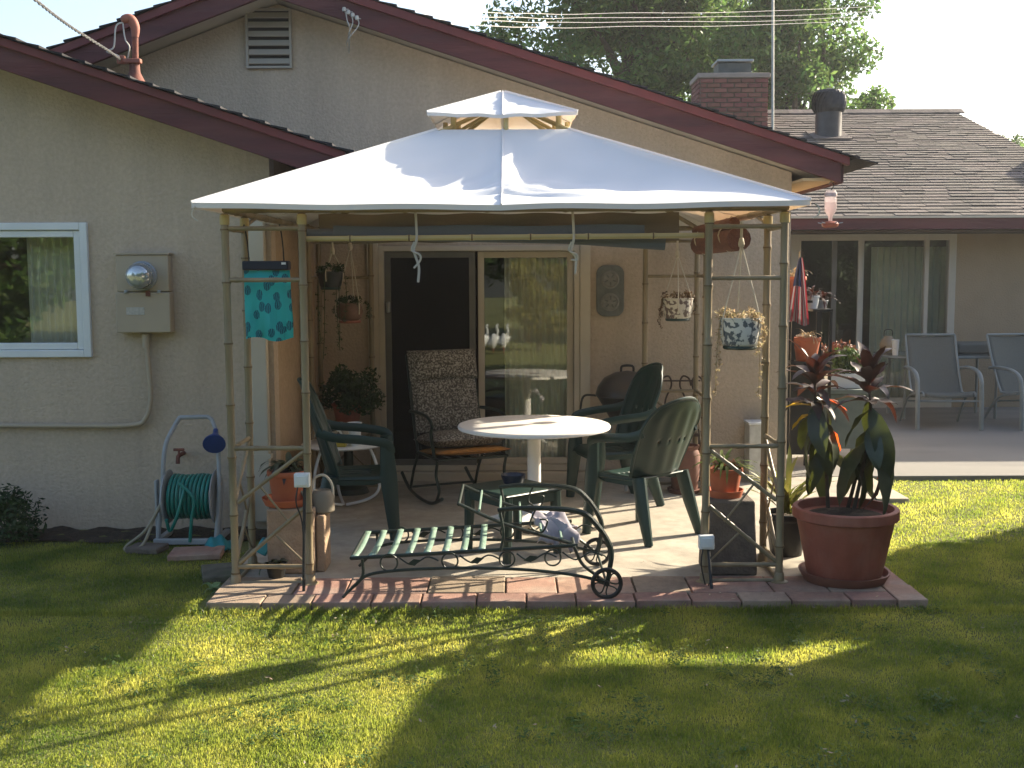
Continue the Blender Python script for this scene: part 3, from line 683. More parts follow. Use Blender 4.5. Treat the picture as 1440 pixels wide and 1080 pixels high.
tree('broadleaf_tree', 'large dark green broadleaf tree rising behind the gable and chimney', (tc_.x, 27, 0), (tc_.x, 27, tc_.z+.2), (3.9, 3.4, 3.7), 120, 60000, .09, .9, trunk_r=.32, seed=3)
t2 = P(1130, 95, 25.5)
tree('broadleaf_tree', 'sunlit yellow green broadleaf tree beside the turbine roof vent', (t2.x, 25.5, 0), (t2.x, 25.5, t2.z-.2), (1.85, 1.8, 2.5), 54, 24000, .08, .62, trunk_r=.2, seed=8)
t3 = P(1392, 190, 36)
tree('broadleaf_tree', 'small sunlit treetop peeping over the right end of the roof', (t3.x, 36, 0), (t3.x, 36, t3.z-.5), (1.0, 1.0, .7), 16, 2200, .08, .4, trunk_r=.14, seed=5)
t4 = P(1450, 160, 38)
tree('broadleaf_tree', 'dark treetop at the picture edge beyond the roof end', (t4.x+.5, 38, 0), (t4.x+.5, 38, t4.z), (.75, .8, .7), 12, 1500, .08, .4, trunk_r=.14, seed=6)
# dark shrub at the left wall
sh = thing('shrub', 'dark green leafy shrub at the foot of the left stucco wall', 'shrub', (P(10, 765, 7.35).x, 7.35, 0))
sc = P(8, 730, 7.35); C = [(sc.x+random.uniform(-.3, .2), 7.3+random.uniform(-.15, .15), random.uniform(.06, .32)) for _ in range(26)]
leafcloud('foliage', m_leaf_d, C, 2600, .1, .02, sh, .2, .3)
b = MB()
for c in C[:9]: b.tube([(sc.x, 7.35, 0), V((sc.x, 7.35, .1)).lerp(V(c), .6), c], .006, 5)
b.build('stem', m_bark, sh)

# ---------------- across the yard, out of frame: shapes added to shade the lawn, and what the glass reflects
gar = thing('shade_garage', 'low stucco gabled block, unseen, added to cast shade on the lawn', 'shade_garage', (6.5, 5, 0))  # unseen building added so its eave shadow falls across the lawn
GX, GY, GZ = 4.08, 7.63, 2.48
b = MB(); b.bx(4.45, 9, 0.5, 7.0, 0, 2.55); b.build('wall', m_stucco, gar, smooth=False)
b = MB(); b.prism([(.1, GZ), (GY, GZ), (GY, GZ+.16), (3.75, 3.2), (.1, GZ+.16)], GX, 9.4, 'x'); b.build('roof', m_shingle_d, gar, smooth=False)
b = MB(); b.bx(4.43, 4.449, 2.5, 5.0, 0, 2.1); b.build('door', m_white, gar, smooth=False)
hd = thing('shade_hedge', 'tall leafy mass, unseen, added to cast shade on the lawn', 'shade_hedge', (5.8, 8.2, 0))  # unseen foliage added to shade the right side of the lawn
C = [(random.uniform(5.2, 9.6), random.uniform(8.05, 8.85), random.uniform(.1, 2.62)) for _ in range(520)]
leafcloud('foliage', m_leaf_d, C, 60000, .24, .075, hd)
ng = thing('shade_house', 'tall stucco wall and eave, unseen, added to shade the rear patio', 'house', (12.5, 16, 0))  # unseen building added to shade the rear patio
b = MB(); b.bx(9.75, 16, 14.5, 19.6, 0, 3.5); b.build('wall', m_stucco, ng, smooth=False)
b = MB(); b.prism([(14.05, 3.5), (20, 3.5), (20, 3.66), (17, 4.6), (14.05, 3.66)], 9.2, 16.4, 'x'); b.build('roof', m_shingle_d, ng, smooth=False)
b = MB()
for i in range(9): b.tube([(5.6+i*.48, 8.45, 0), (5.6+i*.48, 8.45, 1.6)], .03, 6)
b.build('stem', m_bark, hd)
yard_trees = [(-3.2, -8.2, 3.6, 2.6, m_leaf), (.4, -9.6, 3.9, 2.8, m_leaf), (-6.8, -9.2, 4.2, 2.9, m_leaf), (5.6, -9.8, 3.8, 2.8, m_leaf), (-10.5, -7.6, 3.2, 2.4, m_leaf), (9.5, -7.5, 3.6, 2.7, m_leaf), (3.0, -12.0, 4.2, 3.0, m_leaf), (-13.5, -6.0, 3.6, 2.8, m_leaf), (13.0, -5.5, 3.6, 2.8, m_leaf), (-4.8, -12.5, 4.6, 3.2, m_leaf)]  # row made taller and filled in with added trees to block low sky
for i, (x, y, z, r, m_) in enumerate(yard_trees):
    tree('yard_tree', ('full green tree across the lawn behind the trio of goose ornaments', 'broad green tree across the lawn between the shed and the smaller trees', 'tallest bushy tree across the lawn far from the shed', 'bushy green tree across the lawn beyond the white shed', 'rounded green tree across the lawn opposite the wing window', 'wide green tree added opposite the rear patio to block low sky', 'tall green tree added behind the white garden shed to block low sky', 'outlying green tree added at the far left to block low sky', 'outlying green tree added at the far right to block low sky', 'tallest green tree added behind the front row to block low sky')[i], (x, y, 0), (x, y, z), (r, r*.8, z*.88), 70, 15000, .13, .8, m_, .16, 'trees across the lawn', seed=20+i)
tree('yellow_shrub', 'yellow flowering shrub across the lawn facing the doors', (.55, -6.6, 0), (.55, -6.6, 1.25), (.75, .6, 1.0), 20, 4200, .06, .3, m_leaf_y, .05, seed=31, cat='shrub')
nb = thing('garden_shed', 'white garden shed across the lawn facing the house', 'shed', (2.4, -9, 0))
b = MB(); b.bx(1.7, 3.6, -10.5, -8.6, 0, 2.2); b.build('wall', m_white, nb, smooth=False)
b = MB(); b.prism([(1.5, 2.2), (3.8, 2.2), (2.65, 2.9)], -10.7, -8.4); b.build('roof', m_terra, nb, smooth=False)
b = MB(); b.bx(2.2, 2.9, -8.598, -8.56, 0, 1.9); b.build('door', m_cream, nb, smooth=False)
# ================================================================ GAZEBO
GXc, GYc = -.03, 7.605
HW, HD = 1.5, 1.455
gz = thing('gazebo', 'bamboo framed gazebo with white two tier fabric canopy on the patio', 'gazebo', (GXc, GYc, SL))
PW = .41
def bamboo(b, nb, p0, p1, r, step=.31, ph=None):
    p0, p1 = V(p0), V(p1); L_ = (p1-p0).length; d = (p1-p0)/L_
    pts = [p0]; rs = [r]; a = random.uniform(.05, step) if ph is None else ph
    while a < L_-.03:
        for da, k in ((-.02, .97), (-.008, 1.1), (0, 1.16), (.008, 1.1), (.02, .97)): pts.append(p0+d*(a+da)); rs.append(r*k)
        if nb is not None: nb.tube([p0+d*(a-.004), p0+d*(a+.004)], r*1.19, 10)
        a += step*random.uniform(.9, 1.1)
    pts.append(p1); rs.append(r); b.tube(pts, rs, 10)
ZT = 2.07
posts = []
rails_z = (.14, .80, 1.715, 1.99)
for sx in (-1, 1):
    for sy in (-1, 1):
        cx, cy = GXc+sx*HW, GYc+sy*HD
        pa = (cx, cy); pb = (cx-sx*PW, cy); pc = (cx, cy-sy*PW)
        for q in (pa, pb, pc):
            lean = random.uniform(-.006, .006)
            b = MB(); nb_ = MB(); bamboo(b, nb_, (q[0], q[1], SL), (q[0]+lean, q[1], ZT), .0215); po_ = b.build('post', m_bamboo, gz); nb_.build('node_rings', m_node, po_)['kind'] = 'stuff'
            b = MB(); b.lathe((q[0], q[1], SL+.001), [(.05, 0), (.05, .006), (.03, .012), (.027, .05), (.024, .055)], 14); b.build('foot', m_bamboo, gz)
            b = MB(); b.lathe((q[0]+lean, q[1], ZT-.06), [(.026, 0), (.027, .004), (.027, .05), (.022, .054)], 12); b.build('collar', m_bamboo_y, gz)
        for (q0, q1) in ((pa, pb), (pa, pc)):
            for z in rails_z:
                b = MB(); bamboo(b, None, (*q0, z), (*q1, z), .013, .2); b.build('rail', m_bamboo, gz)
            b = MB(); b.tube([(*q0, SL+.012), (*q1, SL+.012)], .011, 6); b.build('base_rail', m_bamboo, gz)
            def pt(u, z): return (q0[0]+(q1[0]-q0[0])*u, q0[1]+(q1[1]-q0[1])*u+.0, z)
            for (u0, z0, u1, z1) in ((.06, .50, .95, .78), (.06, .16, .95, .47)):
                b = MB(); bamboo(b, None, pt(u0, z0), pt(u1, z1), .0115, .2); b.build('brace', m_bamboo, gz)
            for (u0, z0, u1, z1) in ((.34, .60, .75, .38), (.52, .33, .95, .155)):
                b = MB(); b.tube([pt(u0, z0), pt(u1, z1)], .006, 6); b.build('cross_rod', m_bamboo, gz)
# perimeter beams, rafters, vent frame
for (q0, q1) in (((-1, -1), (1, -1)), ((-1, 1), (1, 1)), ((-1, -1), (-1, 1)), ((1, -1), (1, 1))):
    b = MB(); bamboo(b, None, (GXc+q0[0]*HW, GYc+q0[1]*HD, ZT+.02), (GXc+q1[0]*HW, GYc+q1[1]*HD, ZT+.02), .02, .4); b.build('beam', m_bamboo, gz)
    for s in ((-1, 1) if q0[1] != q1[1] else ()):   # curved corner brackets under the beam
        m0 = V((GXc+q0[0]*HW, GYc+q0[1]*HD, ZT)); m1 = V((GXc+q1[0]*HW, GYc+q1[1]*HD, ZT)); d = (m1-m0).normalized()
        base = m0 if s < 0 else m1; dd = d if s < 0 else -d
        b = MB(); b.tube(cr([base+dd*(PW)+V((0, 0, -.16)), base+dd*(PW+.08)+V((0, 0, -.05)), base+dd*(PW+.3)+V((0, 0, .005))], 6), .011, 6); b.build('bracket', m_bamboo, gz)
ZV = 2.635; HC = 1.615; HO = .41
zE = P(705, 283, GYc-HC).z; zE2 = zE
for sx in (-1, 1):
    for sy in (-1, 1):
        b = MB(); b.tube([(GXc+sx*HW, GYc+sy*HD, ZT+.02), (GXc+sx*(HO-.03), GYc+sy*(HO-.03), ZV-.03)], .016, 8); b.build('rafter', m_bamboo, gz)
        b = MB(); b.tube([(GXc+sx*.33, GYc+sy*.33, ZV-.04), (GXc+sx*.33, GYc+sy*.33, 2.775)], .019, 8); b.build('vent_post', m_bamboo_y, gz)
        b = MB(); b.tube([(GXc+sx*.42, GYc+sy*.42, ZV-.02), (GXc, GYc, 2.86)], .014, 8); b.build('vent_rafter', m_bamboo_y, gz)
for (q0, q1) in (((-1, -1), (1, -1)), ((-1, 1), (1, 1)), ((-1, -1), (-1, 1)), ((1, -1), (1, 1))):
    b = MB(); b.tube([(GXc+q0[0]*HO, GYc+q0[1]*HO, ZV-.025), (GXc+q1[0]*HO, GYc+q1[1]*HO, ZV-.025)], .016, 8); b.build('vent_beam', m_bamboo_y, gz)
    b = MB(); mx_, my_ = (q0[0]+q1[0])/2*.4, (q0[1]+q1[1])/2*.4
    b.tube([(GXc+mx_, GYc+my_, ZV-.03), (GXc+mx_, GYc+my_, 2.73)], .017, 8); b.tube([(GXc+mx_, GYc+my_, ZV-.01), (GXc, GYc, 2.85)], .012, 8); b.build('vent_post', m_bamboo_y, gz)
CX = GXc-.022
def canopy(half, top, z0, z1, sag, nu, nv, hem, name, ph=0, wr=.006, tip=0):
    b = MB(); seams = []
    for k in range(4):
        R = Matrix.Rotation(PI/2*k, 3, 'Z')
        def fn(u, v):
            h = half+(top-half)*v
            # eave edge drawn in a little between the corners
            ins = (.035*half*(4*u*(1-u)))*(1-v)
            x = (2*u-1)*h; y = -(h-ins)
            s4 = 4*u*(1-u); z = z0+(z1-z0)*v
            seam = math.exp(-((u-.5)/.045)**2)
            sg = sag*(s4**.62)*math.sin(PI*min(1, v**1.22))*(1-.28*seam)
            w_ = wr*.8*math.sin(u*31-v*23+k*2)*s4*math.sin(PI*v)**2 + wr*1.9*math.exp(-((u-.5)/.17)**2)*math.exp(-((v-.3)/.2)**2)*math.sin(v*44+abs(u-.5)*26+k) + wr*math.sin(u*17+v*9+ph+k)*math.sin(PI*v)*s4 + wr*.9*math.sin((v*6.5+abs(u-.5)*5+k)*3.1)*math.exp(-((v-.36)/.17)**2)*math.exp(-((u-.5)/.2)**2)
            z += .005*math.sin(u*23+k*2)*(1-v)**4*s4 - .012*s4*(1-v)**5
            z -= sg - w_ + tip*(1-s4)*(1-v)**6
            return V((CX, GYc, 0)) + R @ V((x, y, z))
        b.grid(fn, nu, nv)
        for uu in (.5, 0):
            sm = MB(); sm.tube([fn(uu, v/24)+V((0, 0, .003)) for v in range(25)], .009, 6, sq=.45); seams.append(sm)
        def hemf(u, v):
            p = fn(u, 0); q = R.inverted() @ (p-V((CX, GYc, 0))); q.z -= hem*v; q.y += .004*v+.002
            return V((CX, GYc, 0)) + R @ q
        b.grid(hemf, nu, 2)
    o = b.build(name, m_canopy, gz, ang=70, recalc=False)
    for sm in seams: sm.build('seam', m_canopy, o)
    return o
can = canopy(HC, HO, zE, ZV, .14, 72, 56, .028, 'canopy', 0, .0095)
canopy(.465, .012, 2.735, 2.925, .012, 24, 14, .02, 'vent_canopy', 1, .003)
for sx, sy in ((1, -1), (-1, -1), (1, 1), (-1, 1)):   # corner ties
    p = V((GXc+sx*HC, GYc+sy*HC, zE-.02)); b = MB(); b.tube(cr([p, p+V((sx*.015, 0, -.015)), p+V((sx*.02, 0, -.05)), p+V((sx*-.01, 0, -.075))], 5), .004, 5); b.build('corner_tie', m_rope, gz)

# rolled sun shade hung under the front beam
shd = thing('roll_up_shade', 'grey blue roll-up sun shade tied under the front canopy edge', 'shade', (GXc, 6.25, 2.0))
m_shade = M('grey_blue_mesh', (.13, .145, .17), (.10, .11, .13), 8, .8, .2, 200, stretch=(.3, 1, 1))
m_shade_b = M('brown_mesh', (.20, .155, .115), (.155, .12, .09), 8, .85, .2, 200, stretch=(.3, 1, 1))
def YP(px, py): return P(px, py, 6.28)
a, c = YP(427, 330), YP(935, 333)
b = MB(); b.grid(lambda u, v: (YP(448, 300).x+(YP(955, 300).x-YP(448, 300).x)*u, 6.27+.012*math.sin(u*21+v*3)+.02*v, ZT+.0-v*.155+.004*math.sin(u*33)), 60, 6); b.build('mesh_header', m_shade_b, shd)
b = MB(); b.tube([YP(432, 329), YP(600, 331), YP(800, 334), YP(935, 342)], [.030, .033, .036, .040], 14, sq=.8); b.build('roll', m_shade, shd)
b = MB(); b.grid(lambda u, v: (YP(470, 300).x+(YP(905, 300).x-YP(470, 300).x)*u, 6.235+.006*math.sin(u*30), YP(600, 318).z-.05*v+.004*math.sin(u*14+2)), 50, 2); b.build('loose_flap', m_shade, shd)
pole = MB(); nb_ = MB(); bamboo(pole, nb_, P(425, 336, 6.2), P(990, 331, 6.2), .0155, .335, .26); nb_.build('node_rings', m_node, pole.build('pole', m_bamboo_y, shd))['kind'] = 'stuff'
for (px, y0, y1) in ((585, 294, 397), (806, 294, 385)):
    b = MB(); b.tube(cr([P(px-1, y0, 6.19), P(px+1, 335, 6.175), P(px-3, 352, 6.18), P(px+4, y1-22, 6.18), P(px+3, y1, 6.18)], 6), .007, 6)
    b.tube(cr([P(px-2, 340, 6.175), P(px-6, 352, 6.175), P(px+5, 358, 6.17), P(px+6, 366, 6.175), P(px-3, y1-20, 6.18)], 5), .0055, 6)
    b.build('tie_cord', m_wire if px < 700 else m_rope, shd)
# brown rolled bamboo blind at right rear
rb_ = thing('rolled_blind', 'brown rolled bamboo blind hung under the right side of the gazebo', 'blind', P(1040, 340, 7.6))
b = MB(); 
pA, pB = V((GXc+HW-.06, 7.1, 2.02)), V((GXc+HW-.06, 8.55, 2.02))
b.tube([pA+V((0, 0, -.07)), pB+V((0, 0, -.07))], .075, 14); b.tube([pA+V((-.03, 0, .03)), pB+V((-.03, 0, .03))], .035, 10)
b.build('roll', M('brown_blind', (.16, .065, .04), (.11, .045, .03), 40, .8, .5, 120, stretch=(1, .2, 1)), rb_)
b = MB()
for y in (7.35, 8.3): b.tube(cr([(pA.x, y, 2.1), (pA.x-.085, y, 1.98), (pA.x, y, 1.87), (pA.x+.083, y, 1.97), (pA.x, y, 2.1)], 5), .005, 5)
b.build('tie_cord', m_rope, rb_)
# teal leaf-print bag on the left tower
bag = thing('hanging_bag', 'turquoise leaf print fabric bag with navy top hung on the left post', 'bag', P(376, 477, 6.26))
def bag_mat():
    m = bpy.data.materials.new('teal_leaf_print'); m.use_nodes = True; N = m.node_tree.nodes; L = m.node_tree.links
    b = N['Principled BSDF']; b.inputs['Roughness'].default_value = .7
    tc = N.new('ShaderNodeTexCoord'); sx_ = N.new('ShaderNodeSeparateXYZ'); L.new(tc.outputs['Object'], sx_.inputs[0]); mp = N.new('ShaderNodeCombineXYZ')
    m1_ = N.new('ShaderNodeMath'); m1_.operation = 'MULTIPLY'; m1_.inputs[1].default_value = 19; L.new(sx_.outputs[0], m1_.inputs[0]); L.new(m1_.outputs[0], mp.inputs[0])
    m3_ = N.new('ShaderNodeMath'); m3_.operation = 'MULTIPLY'; m3_.inputs[1].default_value = 12.5; L.new(sx_.outputs[2], m3_.inputs[0]); L.new(m3_.outputs[0], mp.inputs[1])
    nz = N.new('ShaderNodeTexNoise'); nz.inputs['Scale'].default_value = 14; L.new(tc.outputs['Object'], nz.inputs['Vector'])
    ad = N.new('ShaderNodeVectorMath'); ad.operation = 'MULTIPLY_ADD'; ad.inputs[1].default_value = (.35, .35, 0); L.new(nz.outputs['Color'], ad.inputs[0]); L.new(mp.outputs[0], ad.inputs[2])
    vo = N.new('ShaderNodeTexVoronoi'); vo.voronoi_dimensions = '2D'; vo.inputs['Scale'].default_value = 1; L.new(ad.outputs[0], vo.inputs['Vector'])
    wv = N.new('ShaderNodeTexWave'); wv.inputs['Scale'].default_value = 34; wv.inputs['Distortion'].default_value = 6; L.new(tc.outputs['Object'], wv.inputs['Vector'])
    lt = N.new('ShaderNodeMath'); lt.operation = 'LESS_THAN'; lt.inputs[1].default_value = .34; L.new(vo.outputs['Distance'], lt.inputs[0])
    gt = N.new('ShaderNodeMath'); gt.operation = 'GREATER_THAN'; gt.inputs[1].default_value = .10; L.new(wv.outputs['Fac'], gt.inputs[0])
    mu = N.new('ShaderNodeMath'); mu.operation = 'MULTIPLY'; L.new(lt.outputs[0], mu.inputs[0]); L.new(gt.outputs[0], mu.inputs[1])
    sc = N.new('ShaderNodeSeparateColor'); L.new(vo.outputs['Color'], sc.inputs[0])
    g2 = N.new('ShaderNodeMath'); g2.operation = 'GREATER_THAN'; g2.inputs[1].default_value = .18; L.new(sc.outputs[0], g2.inputs[0])
    m2 = N.new('ShaderNodeMath'); m2.operation = 'MULTIPLY'; L.new(mu.outputs[0], m2.inputs[0]); L.new(g2.outputs[0], m2.inputs[1])
    mx = N.new('ShaderNodeMixRGB'); mx.inputs[1].default_value = (.04, .54, .56, 1); mx.inputs[2].default_value = (.012, .13, .20, 1); L.new(m2.outputs[0], mx.inputs[0]); L.new(mx.outputs[0], b.inputs['Base Color'])
    tr = N.new('ShaderNodeBsdfTranslucent'); L.new(mx.outputs[0], tr.inputs[0]); ms = N.new('ShaderNodeMixShader'); ms.inputs[0].default_value = .35
    L.new(b.outputs[0], ms.inputs[1]); L.new(tr.outputs[0], ms.inputs[2]); L.new(ms.outputs[0], N['Material Output'].inputs[0]); return m
b0, b1 = P(345, 477, 6.24), P(407, 380, 6.24); zt = P(376, 367, 6.24).z
b = MB(); Wb = (b1.x-b0.x)
def bagf(side):
    def fn(u, v):
        bul = .045*math.sin(PI*u)**.6*(.5+.5*math.sin(PI*(1-v)*.9)); x = b0.x+Wb*(u+(.04*(1-v) if True else 0)*(u+.2)); return (x, 6.25-side*(bul+.012*math.sin(u*13+v*4)*(1.2-v)+.008*math.sin(u*29-v*7)*(1-v)), b0.z+(b1.z-b0.z)*v+.012*math.sin(u*7)*(1-v)**3)
    return fn
b.grid(bagf(1), 16, 16); b.grid(bagf(-1), 16, 16); b.build('body', bag_mat(), bag)
b = MB(); b.bx(b0.x, b1.x, 6.205, 6.29, b1.z+.001, zt); b.build('top_band', M('navy_band', (.012, .02, .04), (.008, .014, .03), 10, .6), bag, bevel=.008)
b = MB(); b.bx(b1.x-.035, b1.x-.012, 6.198, 6.204, zt-.02, zt-.008); b.build('clip', m_white, bag)
for xx in (b0.x+.03, b1.x-.03):
    b = MB(); b.tube(cr([(xx, 6.25, zt-.01), (xx, 6.22, zt+.1), (xx, 6.16, rails_z[3]+.016), (xx, 6.14, rails_z[3])], 5), .004, 5); b.build('strap', m_black, bag)
# outlet boxes on the front posts
for (px, py, lab) in ((425, 675, 'white outdoor outlet box on the left inner gazebo post'), (993, 762, 'white outdoor outlet box on the right inner gazebo post')):
    Y = 6.105; q = P(px, py, Y); t = thing('outlet_box', lab, 'outlet box', (q.x, Y, 0), 'outlet boxes on the gazebo posts')
    b = MB(); b.box(q, (.082, .05, .075)); b.box(q+V((.0, -.028, 0)), (.06, .008, .055)); b.build('box', m_white, t, bevel=.01)
    b = MB(); b.tube([q+V((.012, 0, -.03)), (q.x+.016, Y-.12, .0)], .009, 8); b.build('stake', m_black, t)
    b = MB(); b.tube(cr([q+V((-.02, -.02, -.03)), q+V((-.03, -.03, -.12)), q+V((.0, -.02, -.25)), (q.x+.01, Y-.05, .06)], 6), .004, 5); b.build('cord', m_black, t)

# ================================================================ FURNITURE
# round white table
TX, TY, TZ = .145, 7.5, .745
tb = thing('round_table', 'round white pedestal table in the middle of the patio', 'table', (TX, TY, SL))
b = MB(); b.lathe((TX, TY, TZ-.03), [(.0, .0), (.485, 0), (.505, .006), (.508, .018), (.503, .028), (.495, .031), (0, .031)], 64, capb=False, capt=False); b.build('tabletop', m_tabletop, tb, ang=50)
b = MB(); b.lathe((TX, TY, SL+.06), [(.06, 0), (.05, .05), (.045, .12), (.045, TZ-.03-SL-.06-.06), (.06, TZ-.031-SL-.06)], 20); b.lathe((TX, TY, TZ-.06), [(.2, .0), (.2, .029)], 20); b.build('pedestal', m_tabletop, tb)
for k in range(4):
    a = PI/4+k*PI/2+.2; b = MB(); d = V((math.cos(a), math.sin(a), 0)); c = V((TX, TY, SL))
    b.tube([c+d*.02+V((0, 0, .10)), c+d*.18+V((0, 0, .07)), c+d*.36+V((0, 0, .022))], [.035, .03, .02], 8); b.build('leg', m_tabletop, tb)

# monobloc plastic chairs: local frame, front = +Y
def make_chair(label, tall=False):
    t = thing('plastic_chair', label, 'chair', (0, 0, 0), 'green plastic chairs round the patio table')
    sh_ = .41; bh_ = .56 if tall else .455
    def seatf(u, v):
        x = (u-.5)*(.44+.05*v); y = -.2+v*.43
        dip = -.022*(1-(2*u-1)**2)*(1-(2*v-1)**2)
        edge = -.045*max(0, (v-.86)/.14)**2 - .02*max(0, abs(2*u-1)-.9)/.1
        return (x, y, sh_+dip+edge+.012*(1-v)*0)
    b = MB(); b.grid(seatf, 20, 18, keep=lambda i, j: not (i in (5, 7, 9, 10, 12, 14) and 4 <= j <= 11 and True))
    b.build('seat', m_green, t, solid=.012)
    def backf(u, v):
        s = 2*u-1; wid = .235+.05*math.sin(min(1, v*1.3)*PI*.5)-.015*v
        if v > .72: wid *= math.sqrt(max(0, 1-((v-.72)/.30)**2*.62))
        y = -.2-.17*v*(.75+.25*v) + .085*s*s*(1-.35*v) + .004*math.cos(s*PI*4.5)*(1 if .08 < v < .85 else 0)
        arch = .05*(1-s*s)*v*v
        return (s*wid, y, sh_+.005+v*bh_+arch)
    def keep(i, j): return not (i in (7, 11, 16, 20) and j == 11)
    b = MB(); b.grid(backf, 28, 24, keep); b.build('backrest', m_green, t, solid=.012)
    rim = [backf(0, v/20) for v in range(21)]+[backf(u/16, 1) for u in range(1, 16)]+[backf(1, 1-v/20) for v in range(21)]
    b = MB(); b.tube(rim, .011, 8); b.build('back_rim', m_green, t)
    for sx in (-1, 1):
        # front leg flares outwards, L-section feel from an oval tube
        b = MB(); b.tube([(sx*.245, .19, sh_+.2), (sx*.25, .2, sh_-.02), (sx*.268, .235, .0)], [.04, .058, .034], 10, sq=.62); b.build('leg', m_green, t)
        b = MB(); b.tube([(sx*.215, -.17, sh_-.0), (sx*.235, -.22, .22), (sx*.255, -.29, 0)], [.052, .05, .032], 10, sq=.62); b.build('leg', m_green, t)
        b = MB(); pts = cr([(sx*.262, -.245, sh_+.30), (sx*.285, -.14, sh_+.265), (sx*.285, .05, sh_+.245), (sx*.27, .19, sh_+.215), (sx*.25, .215, sh_+.15)], 6)
        b.tube(pts, .031, 8, sq=.42); b.build('armrest', m_green, t)
        b = MB(); b.prism([(-.19, sh_-.005), (.2, sh_-.005), (.2, sh_-.03), (.1, sh_-.055), (-.1, sh_-.055), (-.19, sh_-.03)], sx*.215-.008, sx*.215+.008, 'x'); b.build('side_rail', m_green, t)
    b = MB(); b.bx(-.22, .22, .19, .205, sh_-.075, sh_-.02); b.build('apron', m_green, t, bevel=.01)
    return t
ch0 = make_chair('green plastic armchair in sunlight with its rounded back toward the lawn')
place(ch0, (.84, 7.36, SL), math.radians(43))
ch1 = make_chair('green plastic armchair seen side-on at the left behind the gazebo post', True)
place(ch1, (-1.02, 7.42, SL), math.radians(-83))
ch2 = make_chair('green high-back plastic armchair behind the table in front of the grill', True)
place(ch2, (.74, 8.38, SL), math.radians(106))

# low green plastic side table
st = thing('side_table', 'low square green plastic side table behind the lounger', 'side table', (0, 0, 0))
zs = .40
b = MB(); b.box((0, 0, zs), (.44, .44, .022)); b.build('tabletop', m_green, st, bevel=.012)
for sx, sy in ((1, 1), (1, -1), (-1, 1), (-1, -1)):
    b = MB(); b.tube([(sx*.185, sy*.185, zs-.012), (sx*.195, sy*.195, 0)], [.036, .026], 8); b.build('leg', m_green, st)
for k in range(4):
    R = Matrix.Rotation(k*PI/2, 3, 'Z'); b = MB(); b.box(R @ V((0, .2, zs-.04)), (R @ V((.36, .014, .06))).to_tuple() if k % 2 == 0 else (.014, .36, .06)); b.build('apron', m_green, st)
q = P(716, 690, Z=.45)
place(st, (-.0, 6.86, SL), math.radians(38))
bw_ = meta(MB().lathe((P(722, 680, 6.9).x, 6.9, SL+zs+.0115), [(.04, 0), (.06, .01), (.075, .05), (.078, .065), (.07, .062), (.05, .02), (0, .015)], 20, capt=False).build('bowl', M('navy_plastic', (.012, .018, .04), (.01, .014, .03), 6, .35), None), 'small dark navy bowl on the low green side table', 'bowl')

# wrought iron chaise lounge
cl_ = thing('chaise_lounge', 'dark green wrought iron chaise lounge with slats coloured as if sunlit and wheels', 'lounger', (-.2, 6.25, SL))
YA, YB = 5.87, 6.46
n0, n1 = P(494, 785, YA), P(807, 767, YA)
def railz(x): return n0.z+(n1.z-n0.z)*(x-n0.x)/(n1.x-n0.x)
xf, xh = n0.x, n1.x
for y in (YA, YB):
    b = MB(); b.tube([(xf, y, railz(xf)), (xh+.02, y, railz(xh))], .0105, 8); b.build('seat_rail', m_iron, cl_)
b = MB(); b.tube([(xf, YA, n0.z), (xf, YB, n0.z)], .010, 8); b.tube([(xh, YA, n1.z), (xh, YB, n1.z)], .009, 8); b.build('end_rail', m_iron, cl_)
for i in range(8):
    x = xf+.012+i*.0965 if i else xf+.016
    b = MB(); b.grid(lambda u, v: (x+(u-.5)*.036, YA+(YB-YA)*v, railz(x)+.008-.016*math.sin(PI*v)), 1, 8); b.build('slat', m_slat_sun, cl_, solid=.004)
